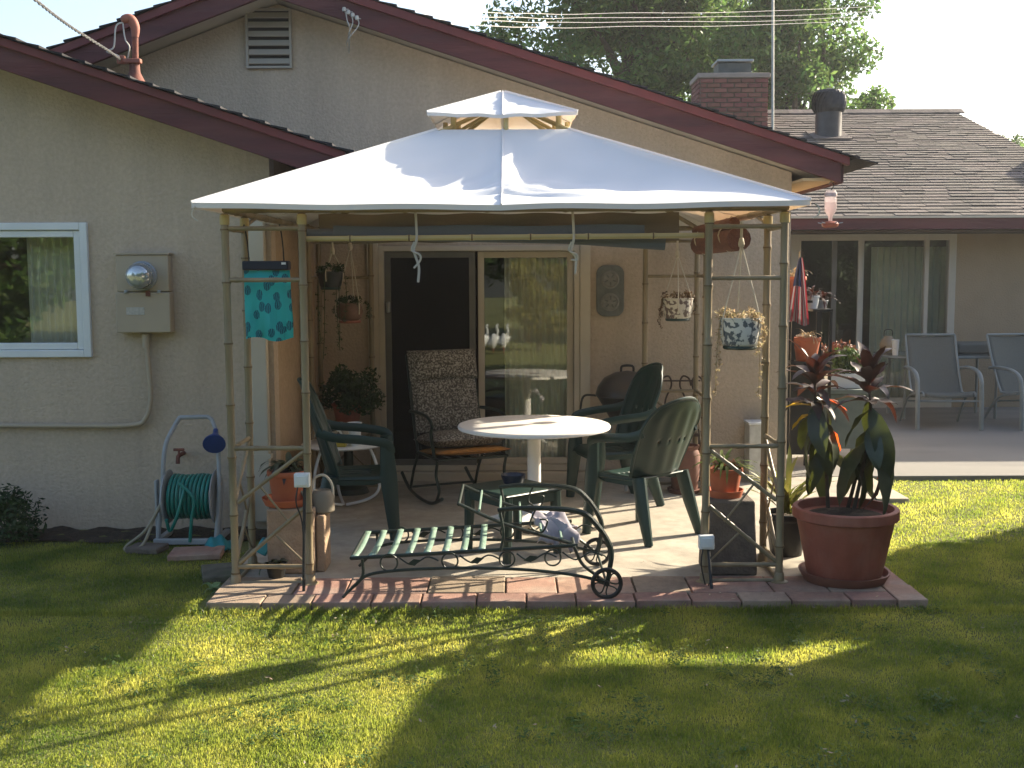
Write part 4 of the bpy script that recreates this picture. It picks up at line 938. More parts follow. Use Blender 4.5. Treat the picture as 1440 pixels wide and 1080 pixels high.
# folded-over back frame
f0, f1 = P(645, 711, YA+.03), P(647, 686, YB-.03)
for y, nm in ((YA+.03, 'n'), (YB-.03, 'f')):
    b = MB(); b.tube(cr([(xh-.01, y, n1.z+.004), (xh-.35, y, n1.z+.105), (f0.x+.02, y, f0.z), (f0.x, y, f0.z+.012)], 5), .0095, 8); b.build('back_rail', m_iron, cl_)
L_ = xh-f0.x
for i in range(6):
    u = i/5.6; x = f0.x+u*L_; z = f0.z+.006+(n1.z-f0.z)*u + .012*math.sin(PI*u)
    b = MB(); b.tube([(x, YA+.03, z), (x, YB-.03, z)], .009 if i == 0 else .007, 8, sq=1); b.build('back_slat', m_slat_sun if i else m_iron, cl_)
WX, WR = .492, .084
for (y, s) in ((YA-.02, -1), (YB+.03, 1)):
    wz_ = SL+WR+.002
    # armrest that curves down to the wheel
    az = .515; pts = cr([(xh-.40, y, az), (xh-.25, y, az+.01), (xh+.0, y, az-.005), (xh+.10, y, az-.06), (xh+.19, y, az-.2), (xh+.185, y, az-.33), (WX, y, wz_)], 7)
    b = MB(); b.tube(pts, [.010+.006*math.sin(PI*i/(len(pts)-1)) for i in range(len(pts))], 8); b.build('armrest', m_iron, cl_)
    b = MB(); b.tube(cr([(xh-.39, y, az), (xh-.37, y, az-.12), (xh-.385, y, railz(xh-.38))], 6), .008, 6); b.build('arm_support', m_iron, cl_)
    b = MB(); b.tube(cr([(xh-.2, y, az+.005), (xh-.23, y, az-.08), (xh-.17, y, az-.12), (xh-.14, y, az-.06), (xh-.18, y, az-.05)], 6), .005, 6)
    b.build('arm_scroll', m_iron, cl_); b = MB()
    b.tube(cr([(xh-.0, y, railz(xh)), (xh+.04, y, railz(xh)-.09), (xh+.11, y, railz(xh)-.15), (WX, y, wz_)], 6), .009, 6)
    b.build('wheel_strut', m_iron, cl_)
    # lower stretcher: foot curl, leg, sweep to the wheel
    b = MB(); b.tube(cr([(xf-.045, y, SL+.012), (xf+.02, y, SL+.075), (xf+.12, y, SL+.14), (xf+.45, y, SL+.165), (xf+.85, y, SL+.16), (xf+1.15, y, SL+.13), (WX, y, wz_)], 8), .0085, 8)
    b.tube(cr([(xf+.06, y, railz(xf)), (xf+.06, y, railz(xf)-.09), (xf+.0, y, SL+.06)], 6), .008, 6)
    b.build('leg', m_iron, cl_)
    b = MB()
    for x0_, r_s in ((xf+.2, .045), (xf+.52, .042), (xf+.82, .04), (xf+1.06, .042)):
        zc = (railz(x0_)+SL+.165)/2+.0
        b.tube([(x0_+r_s*math.cos(a), y, zc+r_s*math.sin(a)) for a in np.linspace(0, 2*PI, 21)[:-1]], .0048, 6, closed=True)
        b.tube(cr([(x0_+.05, y, zc+.03), (x0_+.12, y, zc-.01), (x0_+.2, y, zc+.03), (x0_+.26, y, zc+.01)], 6), .0045, 6)
    b.build('scrollwork', m_iron, cl_)
    for x0_ in (xf+.33, xf+.66, xf+.94):
        zc = (railz(x0_)+SL+.165)/2; b = MB(); b.add([(x0_-.035, y-.004, zc-.01), (x0_, y-.01, zc+.018), (x0_+.04, y-.004, zc+.012), (x0_+.005, y-.01, zc-.018), (x0_, y+.006, zc)], [(0, 1, 4), (1, 2, 4), (2, 3, 4), (3, 0, 4), (0, 3, 2, 1)]); b.build('leaf', m_iron, cl_)
    wl = MB(); c = V((WX, y+s*.018, wz_))
    wl.tube([c+V((WR*.88*math.cos(a), 0, WR*.88*math.sin(a))) for a in np.linspace(0, 2*PI, 33)[:-1]], .0115, 8, closed=True)
    whl = wl.build('wheel', m_black, cl_)
    b = MB()
    for k in range(4):
        a = k*PI/2+.5; d = V((math.cos(a), 0, math.sin(a))); e = V((-math.sin(a), 0, math.cos(a)))
        b.tube([c+d*(.012+.056*math.sin(t))+e*(.03*math.sin(2*t)) for t in np.linspace(0, PI, 13)], .0042, 6)
    b.build('spokes', m_iron, whl)
    b = MB(); b.lathe(c, [(.014, -.014), (.016, 0), (.014, .014)], 12, RX); b.build('hub', m_black, whl)
b = MB(); b.tube([(WX, YA-.04, SL+WR), (WX, YB+.05, SL+WR)], .007, 8); b.build('axle', m_iron, cl_)
# crumpled cloth on the lounger
def clothf(u, v):
    x = .23+(u-.5)*.2+.015*math.sin(v*9); y = 6.12+(v-.5)*.22
    fall = -.10*max(0, (.4-v)/.4)**1.3-.05*max(0, (u-.7)/.3)
    return (x+.02*math.sin(v*17+u*5), y, .40+.022*math.sin(u*9+v*3)+.016*math.sin(v*11-u*7)+.008*math.sin(u*23+v*19)+fall)
meta(MB().grid(clothf, 26, 26).build('cloth', M('lilac_cloth', (.30, .27, .31), (.42, .40, .43), 14, .9, .2, 60), None, solid=.008), 'crumpled lilac white cloth lying on the chaise lounge', 'cloth')

# patterned rocking chair (local frame, front = -Y)
rk = thing('rocking_chair', 'iron rocking chair with grey patterned high-back cushion by the door', 'rocking chair', (0, 0, 0))
def speckle():
    m = bpy.data.materials.new('speckled_cushion'); m.use_nodes = True; N = m.node_tree.nodes; L = m.node_tree.links
    b = N['Principled BSDF']; b.inputs['Roughness'].default_value = .95
    tc = N.new('ShaderNodeTexCoord'); n = N.new('ShaderNodeTexNoise'); n.inputs['Scale'].default_value = 75; n.inputs['Detail'].default_value = 3; L.new(tc.outputs['Object'], n.inputs['Vector'])
    r = N.new('ShaderNodeValToRGB'); r.color_ramp.interpolation = 'LINEAR'; e = r.color_ramp.elements
    e[0].position = .38; e[0].color = (.05, .045, .04, 1); e[1].position = .62; e[1].color = (.30, .28, .25, 1); x = e.new(.5); x.color = (.125, .11, .088, 1)
    L.new(n.outputs['Fac'], r.inputs[0]); L.new(r.outputs[0], b.inputs['Base Color']); return m
m_cush = speckle(); m_oran = M('orange_cushion', (.45, .19, .03), (.25, .12, .03), 25, .9)
RB = Matrix.Rotation(math.radians(-17), 3, 'X')
def pillow(b, c, w, h, th, R, n=14, pw=.35):
    def f(side):
        def fn(u, v):
            e = (4*u*(1-u))**pw*(4*v*(1-v))**pw
            return V(c)+R @ V(((u-.5)*w, side*th*.5*e, (v-.5)*h))
        return fn
    b.grid(f(1), n, n); b.grid(f(-1), n, n); return b
b = MB(); pillow(b, (0, .20, .72), .53, .46, .12, RB); b.build('back_cushion', m_cush, rk)
b = MB(); pillow(b, (0, .26, 1.0), .56, .24, .19, RB); b.build('head_cushion', m_cush, rk)
RS = Matrix.Rotation(math.radians(84), 3, 'X')
b = MB(); pillow(b, (0, -.08, .47), .55, .54, .14, RS); b.build('seat_cushion', m_cush, rk)
b = MB(); pillow(b, (.02, -.12, .385), .56, .54, .06, RS); b.build('under_cushion', m_oran, rk)
for sx in (-1, 1):
    X = sx*.27
    b = MB(); b.tube(cr([(X, -.42, .09), (X, -.2, .02), (X, .05, .012), (X, .3, .045), (X, .48, .14)], 8), .013, 8); b.build('rocker', m_iron, rk)
    b = MB(); b.tube(cr([(X, .33, 1.08), (X, .17, .55), (X, .1, .36), (X, .2, .2), (X, .28, .04)], 6), .011, 8); b.tube([(X, .1, .36), (X, -.36, .36)], .011, 8); b.build('side_frame', m_iron, rk)
    b = MB(); b.tube(cr([(X, -.34, .36), (X, -.3, .24), (X, -.36, .14), (X, -.3, .05)], 6), .011, 8); b.build('leg', m_iron, rk)
    b = MB(); b.tube(cr([(X*1.08, .2, .66), (X*1.1, 0, .67), (X*1.1, -.2, .66), (X*1.1, -.3, .61), (X*1.08, -.26, .54), (X, -.27, .37)], 6), .013, 8); b.build('armrest', m_iron, rk)
b = MB()
for i in range(6): x = -.24+i*.096; b.tube([(x, -.36, .355), (x, .1, .355), (x, .33, 1.07)], .006, 6)
b.tube([(-.27, -.36, .36), (.27, -.36, .36)], .011, 8); b.tube([(-.27, .33, 1.08), (.27, .33, 1.08)], .011, 8); b.tube([(-.27, .28, .06), (.27, .28, .06)], .009, 8)
b.build('slat_frame', m_iron, rk)
place(rk, (-.43, 8.55, SL), math.radians(24))
# ================================================================ PLANTS, POTS AND SMALL THINGS
def pot_geom(b, c, r, h, rim=.12, taper=.72):
    b.lathe(c, [(r*taper, 0), (r*taper*1.01, .004), (r*.95, h*(1-rim)-.002), (r*1.0, h*(1-rim)), (r*1.03, h*(1-rim)+.006), (r*1.03, h-.006), (r*1.01, h), (r*.93, h), (r*.90, h*.88), (0, h*.86)], 32, capt=False)
def pot_parts(t, c, r, h, mat, saucer=None, soil=True, rim=.16):
    b = MB(); pot_geom(b, c, r, h, rim); b.build('pot', mat, t, ang=30)
    if soil:
        b = MB(); b.lathe(V(c)+V((0, 0, h*.875)), [(r*.90, 0), (r*.5, .012), (0, .006)], 24, capb=False, capt=False); b.build('soil', m_soil, t)
    if saucer:
        b = MB(); b.lathe(c, [(saucer*.86, -.0005), (saucer*.88, -.0), (saucer, .036), (saucer*1.01, .042), (saucer*.97, .042), (saucer*.88, .012), (0, .01)], 32, capt=False); b.build('saucer', mat, t)
m_lf_d = M('croton_green', (.05, .068, .035), (.026, .036, .02), 22, .38, objrand=.3, transl=.18, tcol=(.12, .14, .02), spec=.5)
m_lf_b = M('croton_burgundy', (.062, .034, .028), (.036, .022, .02), 18, .55, objrand=.35, transl=.14, tcol=(.12, .025, .012), spec=.5)
m_lf_o = M('croton_orange', (.34, .06, .02), (.26, .045, .015), 9, .4, transl=.6, tcol=(.85, .12, .02))
m_lf_y = M('croton_yellow', (.34, .24, .03), (.25, .18, .02), 9, .4, transl=.6, tcol=(.8, .5, .03))
def leaf_mesh(L_, w, curl, fold, mat, name='leaf', tw=0):
    me = bpy.data.meshes.new(name); n = 8; vs = []; fs = []
    for i in range(n+1):
        t = i/n; ww = w*math.sin(PI*min(1, t*.97+.03))**.75*(1-.25*t); a = curl*t
        # along +Y, bending down
        y = L_*(math.sin(a)/curl if curl else t); z = -L_*((1-math.cos(a))/curl if curl else 0)
        for s in (-1, 0, 1): vs.append((s*ww, y, z+abs(s)*ww*fold+(.004+.05*w)*math.sin(t*13+s*1.3+L_*40)*abs(s)))
    for i in range(n):
        for s in (0, 1): fs.append((i*3+s, i*3+s+1, i*3+s+4, i*3+s+3))
    me.from_pydata(vs, [], fs); me.shade_smooth(); me.materials.append(mat); return me
def put_leaf(me, t, p, az, pitch, sc=1, roll=0, name='leaf'):
    o = bpy.data.objects.new(name, me); COL.objects.link(o); o.parent = t
    R = Matrix.Rotation(az, 3, 'Z') @ Matrix.Rotation(pitch, 3, 'X') @ Matrix.Rotation(roll, 3, 'Y')
    o.matrix_basis = Matrix.Translation(V(p)-rootloc(t)) @ R.to_4x4() @ Matrix.Scale(sc, 4)
    return o
# big potted croton at the right front corner
bp = thing('potted_croton', 'tall burgundy leaved plant in a big terracotta pot on the patio corner', 'potted plant', (1.84, 6.19, SL))
BC = V((1.84, 6.19, SL+.028)); BR = .278
b = MB(); pot_geom(b, BC+V((0, 0, .012)), BR, .375, .16, .72); b.build('pot', m_terra, bp, ang=30)
b = MB(); b.lathe(BC+V((0, 0, .335)), [(BR*.90, 0), (BR*.5, .014), (0, .006)], 24, capb=False, capt=False); b.build('soil', m_soil, bp)
b = MB(); b.lathe(V((BC.x, BC.y, SL)), [(.212, 0), (.217, .003), (.243, .05), (.248, .06), (.236, .06), (.212, .026), (0, .025)], 36, capt=False); b.build('saucer', M('saucer_brown', (.24, .10, .07), (.19, .08, .055), 7, .6), bp)
lm = {'d': [leaf_mesh(.36, .056, .9, .3, m_lf_d), leaf_mesh(.31, .05, 1.2, .35, m_lf_d), leaf_mesh(.38, .046, 1.5, .55, m_lf_d), leaf_mesh(.27, .055, .6, .2, m_lf_d)], 'b': [leaf_mesh(.28, .042, .9, .35, m_lf_b), leaf_mesh(.23, .037, 1.2, .4, m_lf_b), leaf_mesh(.3, .034, 1.5, .6, m_lf_b), leaf_mesh(.2, .04, .5, .25, m_lf_b)], 'o': [leaf_mesh(.2, .033, .7, .3, m_lf_o)], 'y': [leaf_mesh(.2, .036, .7, .3, m_lf_y)]}
rr = random.Random(4)
stems = [(P(1165, 700, 6.36), P(1160, 640, 6.34), P(1148, 588, 6.3), P(1146, 535, 6.28)), (P(1200, 712, 6.3), P(1213, 660, 6.28), P(1224, 600, 6.26), P(1222, 532, 6.24)), (P(1192, 712, 6.38), P(1206, 662, 6.42), P(1216, 622, 6.45), P(1222, 575, 6.47))]
for si, st_ in enumerate(stems):
    st_ = (V((st_[0].x, st_[0].y, BC.z+.33)),)+st_[1:]
    pts = cr(st_, 6); b = MB(); b.tube(pts, [.0115*(1-.02*i) for i in range(len(pts))], 8); b.build('stem', m_bark, bp)
    top = pts[-1]
    if si < 2:
        for ring, (dz, n_, pt, k) in enumerate(((0, 5, 1.3, 'b'), (-.03, 6, 1.0, 'b'), (-.08, 6, .65, 'b'), (-.13, 6, .25, 'b'))):
            for i in range(n_):
                put_leaf(rr.choice(lm[k]), bp, top+V((0, 0, dz)), 2*PI*i/n_+ring*.6+rr.uniform(-.2, .2), pt+rr.uniform(-.15, .15), rr.uniform(.8, 1.1), rr.uniform(-.3, .3))
    low = [p for p in pts if BC.z+.66 < p.z < top.z-.08]
    nn = 11 if si < 2 else 5
    for i in range(nn):
        p = low[int(len(low)*i/nn)] if low else top
        put_leaf(rr.choice(lm['d']), bp, p, 2.4*i+si+rr.uniform(-.3, .3), rr.uniform(-1.0, -.55), rr.uniform(.85, 1.2), rr.uniform(-.5, .5))
t1_ = stems[0][3]; t2_ = stems[1][3]
for (px, py, k, az, pit, sc) in ((1152, 560, 'o', -PI/2-.1, -.1, .9), (1163, 598, 'o', -PI/2+.15, -.75, .95), (1146, 572, 'y', PI/2-.2, .25, 1), (1146, 580, 'y', PI/2+.3, -.2, .9), (1205, 650, 'd', -2.0, -1.2, 1), (1238, 640, 'o', -1.7, -1.35, .75), (1236, 648, 'b', -1.6, -1.4, 1.1)):
    put_leaf(lm[k][0], bp, P(px, py, 6.3), az, pit, sc, .2)

lit = leafcloud('patio_litter', m_dry, [(random.uniform(-1.5, 2.1), random.uniform(5.8, 9.0), SL+.004) for _ in range(120)]+[(random.uniform(-1.6, 2.1), 5.8+random.uniform(0, .12), SL+.006) for _ in range(60)], 230, .015, .009, None, .85, .6)
meta(lit, 'tiny dry leaf litter scattered on the patio slab and pavers', 'leaf litter', None, 'stuff')
# right tower: grey block pedestal with a potted spider plant
pd = thing('pedestal', 'dark grey rough block pedestal inside the right gazebo corner', 'pedestal', (1.235, 6.42, SL))
b = MB(); b.prism([(-.0, SL), (.29, SL), (.27, SL+.43), (.02, SL+.43)], 6.28, 6.56); 
for i in range(len(b.v)): b.v[i] = (b.v[i][0]+1.09, b.v[i][1], b.v[i][2])
pdo = b.build('block', m_rock_d, pd, bevel=.012)
m_spider = M('spider_leaf', (.20, .24, .05), (.12, .17, .035), 9, .5, objrand=.3, transl=.4)
def arching(t, c, n, L_, w, mat, r, pit=(.3, 1.2), nm='leaf', cm=1):
    ms = [leaf_mesh(L_*k, w, cu*cm, .3, mat) for k, cu in ((1, 1.9), (.8, 1.5), (1.1, 2.3))]
    for i in range(n): put_leaf(r.choice(ms), t, V(c)+V((r.uniform(-.03, .03), r.uniform(-.03, .03), 0)), 2.4*i+r.uniform(-.3, .3), r.uniform(*pit), r.uniform(.7, 1.1), 0, nm)
p1 = thing('potted_plant', 'small terracotta pot with yellow green spider plant on the grey block', 'potted plant', (1.215, 6.42, SL+.43))
pot_parts(p1, (1.215, 6.42, SL+.43), .098, .165, m_terra_o, .105); arching(p1, (1.215, 6.42, SL+.585), 40, .23, .010, m_spider, random.Random(2), (.45, 1.35), cm=.85)
b = MB()
for k in range(7): 
    a = k*.9; c = V((1.215+.06*math.cos(a), 6.42+.06*math.sin(a), SL+.6)); b.lathe(c+V((0, 0, .02*k*.3)), [(0, -.02), (.015, 0), (0, .02)], 7, capb=False, capt=False)
b.build('flower', M('pale_orange_bloom', (.6, .3, .18), (.5, .2, .12), 8, .7, transl=.3), p1)
# left tower: tan block pedestal with terracotta pot and watering can
pd2 = thing('pedestal', 'tan concrete block pedestal inside the left gazebo corner', 'pedestal', (-1.28, 6.5, SL))
b = MB(); b.bx(-1.40, -1.13, 6.36, 6.64, SL, SL+.375); b.build('block', m_rock, pd2, bevel=.01)
b = MB(); b.bx(-1.13+.002, -1.075, 6.40, 6.60, SL, SL+.33); b.build('back_block', m_rock, pd2, bevel=.01)
p2 = thing('potted_plant', 'terracotta pot with dark stubby succulent on the tan block', 'potted plant', (-1.30, 6.5, SL+.376))
pot_parts(p2, (-1.30, 6.5, SL+.38), .115, .2, m_terra_o, .15)
arching(p2, (-1.30, 6.5, SL+.575), 34, .19, .02, m_lf_d, random.Random(9), (.5, 1.4)); arching(p2, (-1.27, 6.5, SL+.575), 10, .17, .018, m_lf_b, random.Random(5), (.5, 1.2))
wcn = thing('watering_can', 'small grey brown watering can with arched handle beside the succulent pot', 'watering can', (-1.135, 6.44, SL+.376))
b = MB(); c = V((-1.10, 6.50, SL+.332)); b.lathe(c, [(.06, 0), (.07, .01), (.066, .1), (.05, .125), (.045, .13), (.042, .12), (0, .118)], 20, capt=False); b.build('body', M('can_plastic', (.22, .19, .14), (.18, .15, .11), 7, .6), wcn)
b = MB(); b.tube(cr([c+V((-.055, 0, .1)), c+V((-.05, 0, .19)), c+V((.01, 0, .215)), c+V((.055, 0, .16)), c+V((.06, 0, .07))], 6), .008, 6); b.build('handle', m_cream, wcn)
b = MB(); b.tube([c+V((-.05, -.02, .03)), c+V((-.12, -.04, .13))], [.014, .009], 8); b.build('spout', M('can_spout', (.22, .19, .14), None, 7, .6), wcn)
bt = meta(MB().box((0, 0, 0), (.07, .05, .09), Matrix.Rotation(.5, 3, 'Y')).build('tin', M('teal_tin', (.05, .30, .34), (.03, .22, .26), 9, .4), None, bevel=.01, off=(0, 0, 0)), 'small teal tin lying against the tan block', 'tin'); bt.location = (-1.435, 6.45, .18)
gp = thing('potted_plant', 'low dark pot with green sprouts on the pavers below the tan block', 'potted plant', (-1.33, 6.27, SL))
pot_parts(gp, (-1.33, 6.27, SL), .06, .09, m_black); arching(gp, (-1.33, 6.27, SL+.08), 12, .1, .012, m_lf_d, random.Random(3))
# yellow green plant in dark pot behind the right tower
p3 = thing('potted_plant', 'yellow green upright plant in a dark pot behind the right gazebo corner', 'potted plant', (1.66, 6.78, SL))
pot_parts(p3, (1.66, 6.78, SL), .13, .26, m_black); arching(p3, (1.66, 6.78, SL+.25), 34, .44, .019, M('lime_leaf', (.22, .22, .045), (.14, .15, .03), 9, .5, objrand=.4, transl=.4), random.Random(12), (.95, 1.5), cm=.5)
# hanging pots
m_ceram = M('painted_ceramic', (.66, .66, .62), (.10, .12, .14), 17, .35, detail=2)
m_ceram2 = M('painted_ceramic_brown', (.58, .54, .46), (.14, .10, .09), 16, .4, detail=2)
m_trail = M('trailing_leaf', (.16, .10, .05), (.09, .06, .03), 20, .6, island=.4, transl=.3)
m_trail_l = M('bleached_stem', (.50, .42, .26), (.30, .22, .11), 20, .6, island=.4, transl=.4)
for m__ in (m_ceram, m_ceram2):
    for n__ in m__.node_tree.nodes:
        if n__.type == 'VALTORGB': n__.color_ramp.elements[0].position = .44; n__.color_ramp.elements[1].position = .5
        if n__.type == 'TEX_NOISE': n__.inputs['Scale'].default_value = 32
def hanging(label, hook, pc, r, h, mat, leafm, trails, seed, rimm=None, round_=False, group='hanging plant pots'):
    t = thing('hanging_pot', label, 'hanging pot', pc, group); c = V(pc); rq = random.Random(seed)
    b = MB()
    prof = [(r*.62, 0), (r*.8, h*.06), (r*.86, h*.14), (r*.98, h*.6), (r*1.0, h*.94), (r*1.03, h*.96), (r*1.03, h), (r*.94, h), (r*.9, h*.85), (0, h*.82)] if not round_ else [(r*.5, 0), (r*.85, h*.2), (r, h*.55), (r*.86, h*.85), (r*.75, h), (r*.68, h), (r*.66, h*.85), (0, h*.84)]
    b.lathe(c, prof, 28, capt=False); b.build('pot', mat, t)
    b = MB(); b.lathe(c+V((0, 0, -.012)), [(r*.75, 0), (r*.82, .008), (r*.8, .02), (0, .02)], 24, capt=False); b.build('saucer', rimm or m_green, t)
    b = MB(); hk = V(hook); kn = hk+V((0, 0, -.12))
    b.tube([hk, kn], .008, 6); b.lathe(kn, [(0, -.03), (.016, -.015), (.018, .0), (.012, .03), (0, .04)], 8, capb=False, capt=False)
    for k in range(3):
        a = k*2*PI/3+.5+seed; e = c+V((r*math.cos(a), r*math.sin(a), h)); b.tube(cr([kn, kn.lerp(e, .5)+V((.002, 0, 0)), e, e+V((0, 0, -h*.6))], 4), .0045, 5)
    b.build('cord', m_rope, t)
    Cc = [c+V((rq.uniform(-r, r)*.9, rq.uniform(-r, r)*.9, h+rq.uniform(-.0, .04))) for _ in range(14)]
    leafcloud('foliage', leafm, Cc, 420, .03, .012, t)
    b = MB(); CC = []
    for (dx, dy, ln) in trails:
        e = c+V((dx, dy, h*.9)); pts = cr([c+V((dx*.8, dy*.8, h)), e+V((0, 0, .01)), e+V((dx*.15, 0, -ln*.5)), e+V((dx*.05+rq.uniform(-.02, .02), 0, -ln))], 6); b.tube(pts, .0025, 4)
        CC += [p+V((rq.uniform(-.012, .012), rq.uniform(-.012, .012), 0)) for p in pts[4:]]
    if trails:
        o = b.build('trailing_stem', leafm, t); leafcloud('trailing_foliage', leafm, CC, len(CC)*9, .016, .008, t)
    return t
hpc = P(1040, 488, 6.35)
hanging('white and blue patterned hanging pot with dry trailing stems in the right gazebo corner', P(1043, 312, 6.35), (hpc.x, 6.35, hpc.z), .115, .165, m_ceram, m_trail_l, ((-.115, -.03, .40), (.09, -.04, .42), (.12, 0, .14), (.10, .02, .2), (-.1, .0, .25)), 1)
hp2 = P(953, 449, 8.6)
hanging('white hanging pot with brown motif by the rear wall under the gazebo', P(953, 335, 8.6), (hp2.x, 8.6, hp2.z), .115, .16, m_ceram2, m_trail, ((-.12, -.02, .2), (-.11, .0, .12), (.12, 0, .1)), 2)
hp3 = P(492, 452, 8.7)
hanging('round brown clay hanging pot near the left door jamb', P(492, 325, 8.7), (hp3.x, 8.7, hp3.z), .105, .14, M('clay_brown', (.20, .11, .075), (.14, .08, .05), 14, .7), m_leaf_d, ((.13, .0, .1), (-.1, 0, .1)), 3, m_terra, True)
hp4 = P(465, 405, 8.3)
hanging('dark hanging pot hidden by long trailing foliage at the rear left', P(467, 330, 8.3), (hp4.x, 8.3, hp4.z), .09, .12, m_black, m_leaf_d, ((-.08, 0, .5), (.06, -.04, .55), (.1, 0, .35), (-.03, -.08, .62), (.03, .05, .5)), 4)

# round glass side table with white tube legs, cup and plant behind the left chair
gt = thing('tube_leg_table', 'small round table with white bent tube legs by the left wall', 'side table', (-1.24, 8.25, SL))
c = V((-1.24, 8.25, SL)); zt_ = .455
b = MB(); b.lathe(c+V((0, 0, zt_)), [(.29, 0), (.305, .01), (.29, .02), (0, .02)], 36, capt=False); b.build('tabletop', m_white, gt)
for k in range(3):
    a = 2*PI*k/3-.2; d = V((math.cos(a), math.sin(a), 0))
    b = MB(); b.tube(cr([c+d*.2+V((0, 0, zt_)), c+d*.26+V((0, 0, .3)), c+d*.27+V((0, 0, .14)), c+d*.18+V((0, 0, .06)), c+d*.02+V((0, 0, .015))], 6), .011, 8); b.build('leg', m_white, gt)
def cup(lab, c, r, h, mat=None):
    b = MB(); b.lathe(c, [(r*.74, 0), (r, h), (r*1.06, h+.004), (r*1.02, h+.008), (r*.94, h), (r*.7, .006), (0, .006)], 24, capt=False); return meta(b.build('cup', mat or m_white, None), lab, 'cup')
q = P(499, 618, 8.1); cup('white plastic cup on the round tube leg table', (q.x, 8.1, SL+zt_+.0205), .05, .16)
q = P(484, 612, 8.35); cup('pale shallow plastic tub behind the white cup', (q.x, 8.35, SL+zt_+.0205), .06, .09, m_cream)
q = P(463, 600, 8.25); fp = thing('potted_plant', 'pale silvery leaved potted plant on the tube leg table', 'potted plant', (q.x, 8.25, SL+zt_+.02))
pot_parts(fp, (q.x, 8.25, SL+zt_+.0205), .06, .09, m_cream); arching(fp, (q.x, 8.25, SL+zt_+.1), 24, .16, .02, M('silver_leaf', (.34, .38, .36), (.25, .28, .27), 12, .6, objrand=.3), random.Random(14), (.4, 1.4))
q = P(488, 540, 8.8); fq = thing('potted_plant', 'dark bushy potted fern on a stand near the door jamb', 'potted plant', (q.x, 8.8, SL))
b = MB(); b.lathe((q.x, 8.8, SL), [(.16, 0), (.14, .04), (.04, .06), (.035, .5), (.13, .52), (.13, .54)], 20); b.build('stand', m_iron, fq)
b = MB(); pot_geom(b, (q.x, 8.8, SL+.541), .12, .16); b.build('pot', m_terra, fq)
leafcloud('foliage', m_leaf_d, [(q.x+random.uniform(-.2, .2), 8.8+random.uniform(-.2, .2), SL+.7+random.uniform(.0, .22)) for _ in range(20)], 2600, .09, .022, fq)
yb = P(477, 608, 8.05); meta(MB().box((yb.x, 8.05, SL+zt_+.052), (.10, .07, .06)).build('box', M('yellow_card', (.45, .33, .03), (.35, .27, .03), 9, .6), None, bevel=.006), 'small yellow box on the tube leg table beside the cup', 'box')
# wall plaque
pq = P(858, 409, YM-.02); a_, c_ = P(839, 445, YM), P(878, 373, YM); pw, ph = (c_.x-a_.x), (c_.z-a_.z)
plq = thing('wall_plaque', 'grey rounded wall plaque with two relief discs right of the door', 'plaque', (pq.x, YM, a_.z))
def rrect(cx, cz, w, h, r, n=6):
    out = []
    for (sx, sz, a0) in ((1, 1, 0), (-1, 1, PI/2), (-1, -1, PI), (1, -1, 1.5*PI)):
        for i in range(n+1):
            a = a0+PI/2*i/n; out.append((cx+sx*(w/2-r)+r*math.cos(a), cz+sz*(h/2-r)+r*math.sin(a)))
    return out
m_slate = M('slate_relief', (.17, .18, .17), (.12, .13, .125), 14, .7, .5, 60)
b = MB(); b.prism(rrect(pq.x, pq.z, pw, ph, .07), YM-.03, YM-.003); b.build('plate', m_slate, plq, bevel=.008)
for s in (-1, 1):
    b = MB(); b.lathe((pq.x, YM-.031, pq.z+s*ph*.22), [(.075, 0), (.075, .008), (.062, .014), (.055, .006), (.05, .005), (.03, .012), (.01, .008), (0, .012)], 28, RX, capt=False); b.build('relief_disc', M('pale_relief', (.26, .26, .24), (.19, .19, .18), 30, .7, .5, 80), plq)
    for k in range(5):
        a = k*1.25+s; b = MB(); b.box((pq.x+.035*math.cos(a), YM-.045, pq.z+s*ph*.22+.035*math.sin(a)), (.03, .012, .012), Matrix.Rotation(-a, 3, 'Y')); b.build('relief_petal', m_slate, plq, bevel=.004)
# kettle grill
kc = P(882, 556, 9.05); kg = thing('kettle_grill', 'dark kettle barbecue grill with domed lid against the rear wall', 'grill', (kc.x, 9.05, SL))
c = V((kc.x, 9.05, kc.z)); R_ = .25
b = MB(); b.lathe(c, [(.06, -.24), (.14, -.18), (R_*.93, -.02), (R_, 0)], 32); b.build('bowl', m_black, kg)
b = MB(); b.lathe(c, [(R_*1.02, .002), (R_*1.02, .015), (R_*.95, .07), (R_*.75, .14), (R_*.4, .185), (0, .2)], 32, capt=False); b.build('lid', M('grill_lid', (.06, .052, .05), (.045, .04, .038), 9, .3), kg)
b = MB(); b.tube(cr([c+V((-.05, 0, .19)), c+V((-.04, 0, .235)), c+V((.04, 0, .235)), c+V((.05, 0, .19))], 5), .01, 8); b.build('lid_handle', m_black, kg)
b = MB(); b.tube(cr([c+V((-R_, 0, -.0)), c+V((-R_-.09, 0, -.0)), c+V((-R_-.12, 0, -.08)), c+V((-R_-.11, 0, -.25)), c+V((-R_*.6, 0, -.42))], 6), .009, 8); b.build('side_handle', m_black, kg)
for k in range(3):
    a = 2*PI*k/3+.4; d = V((math.cos(a), math.sin(a), 0)); b = MB(); b.tube([c+d*.13+V((0, 0, -.18)), V((c.x, c.y, SL))+d*.27], .012, 8); b.build('leg', m_grey_metal, kg)
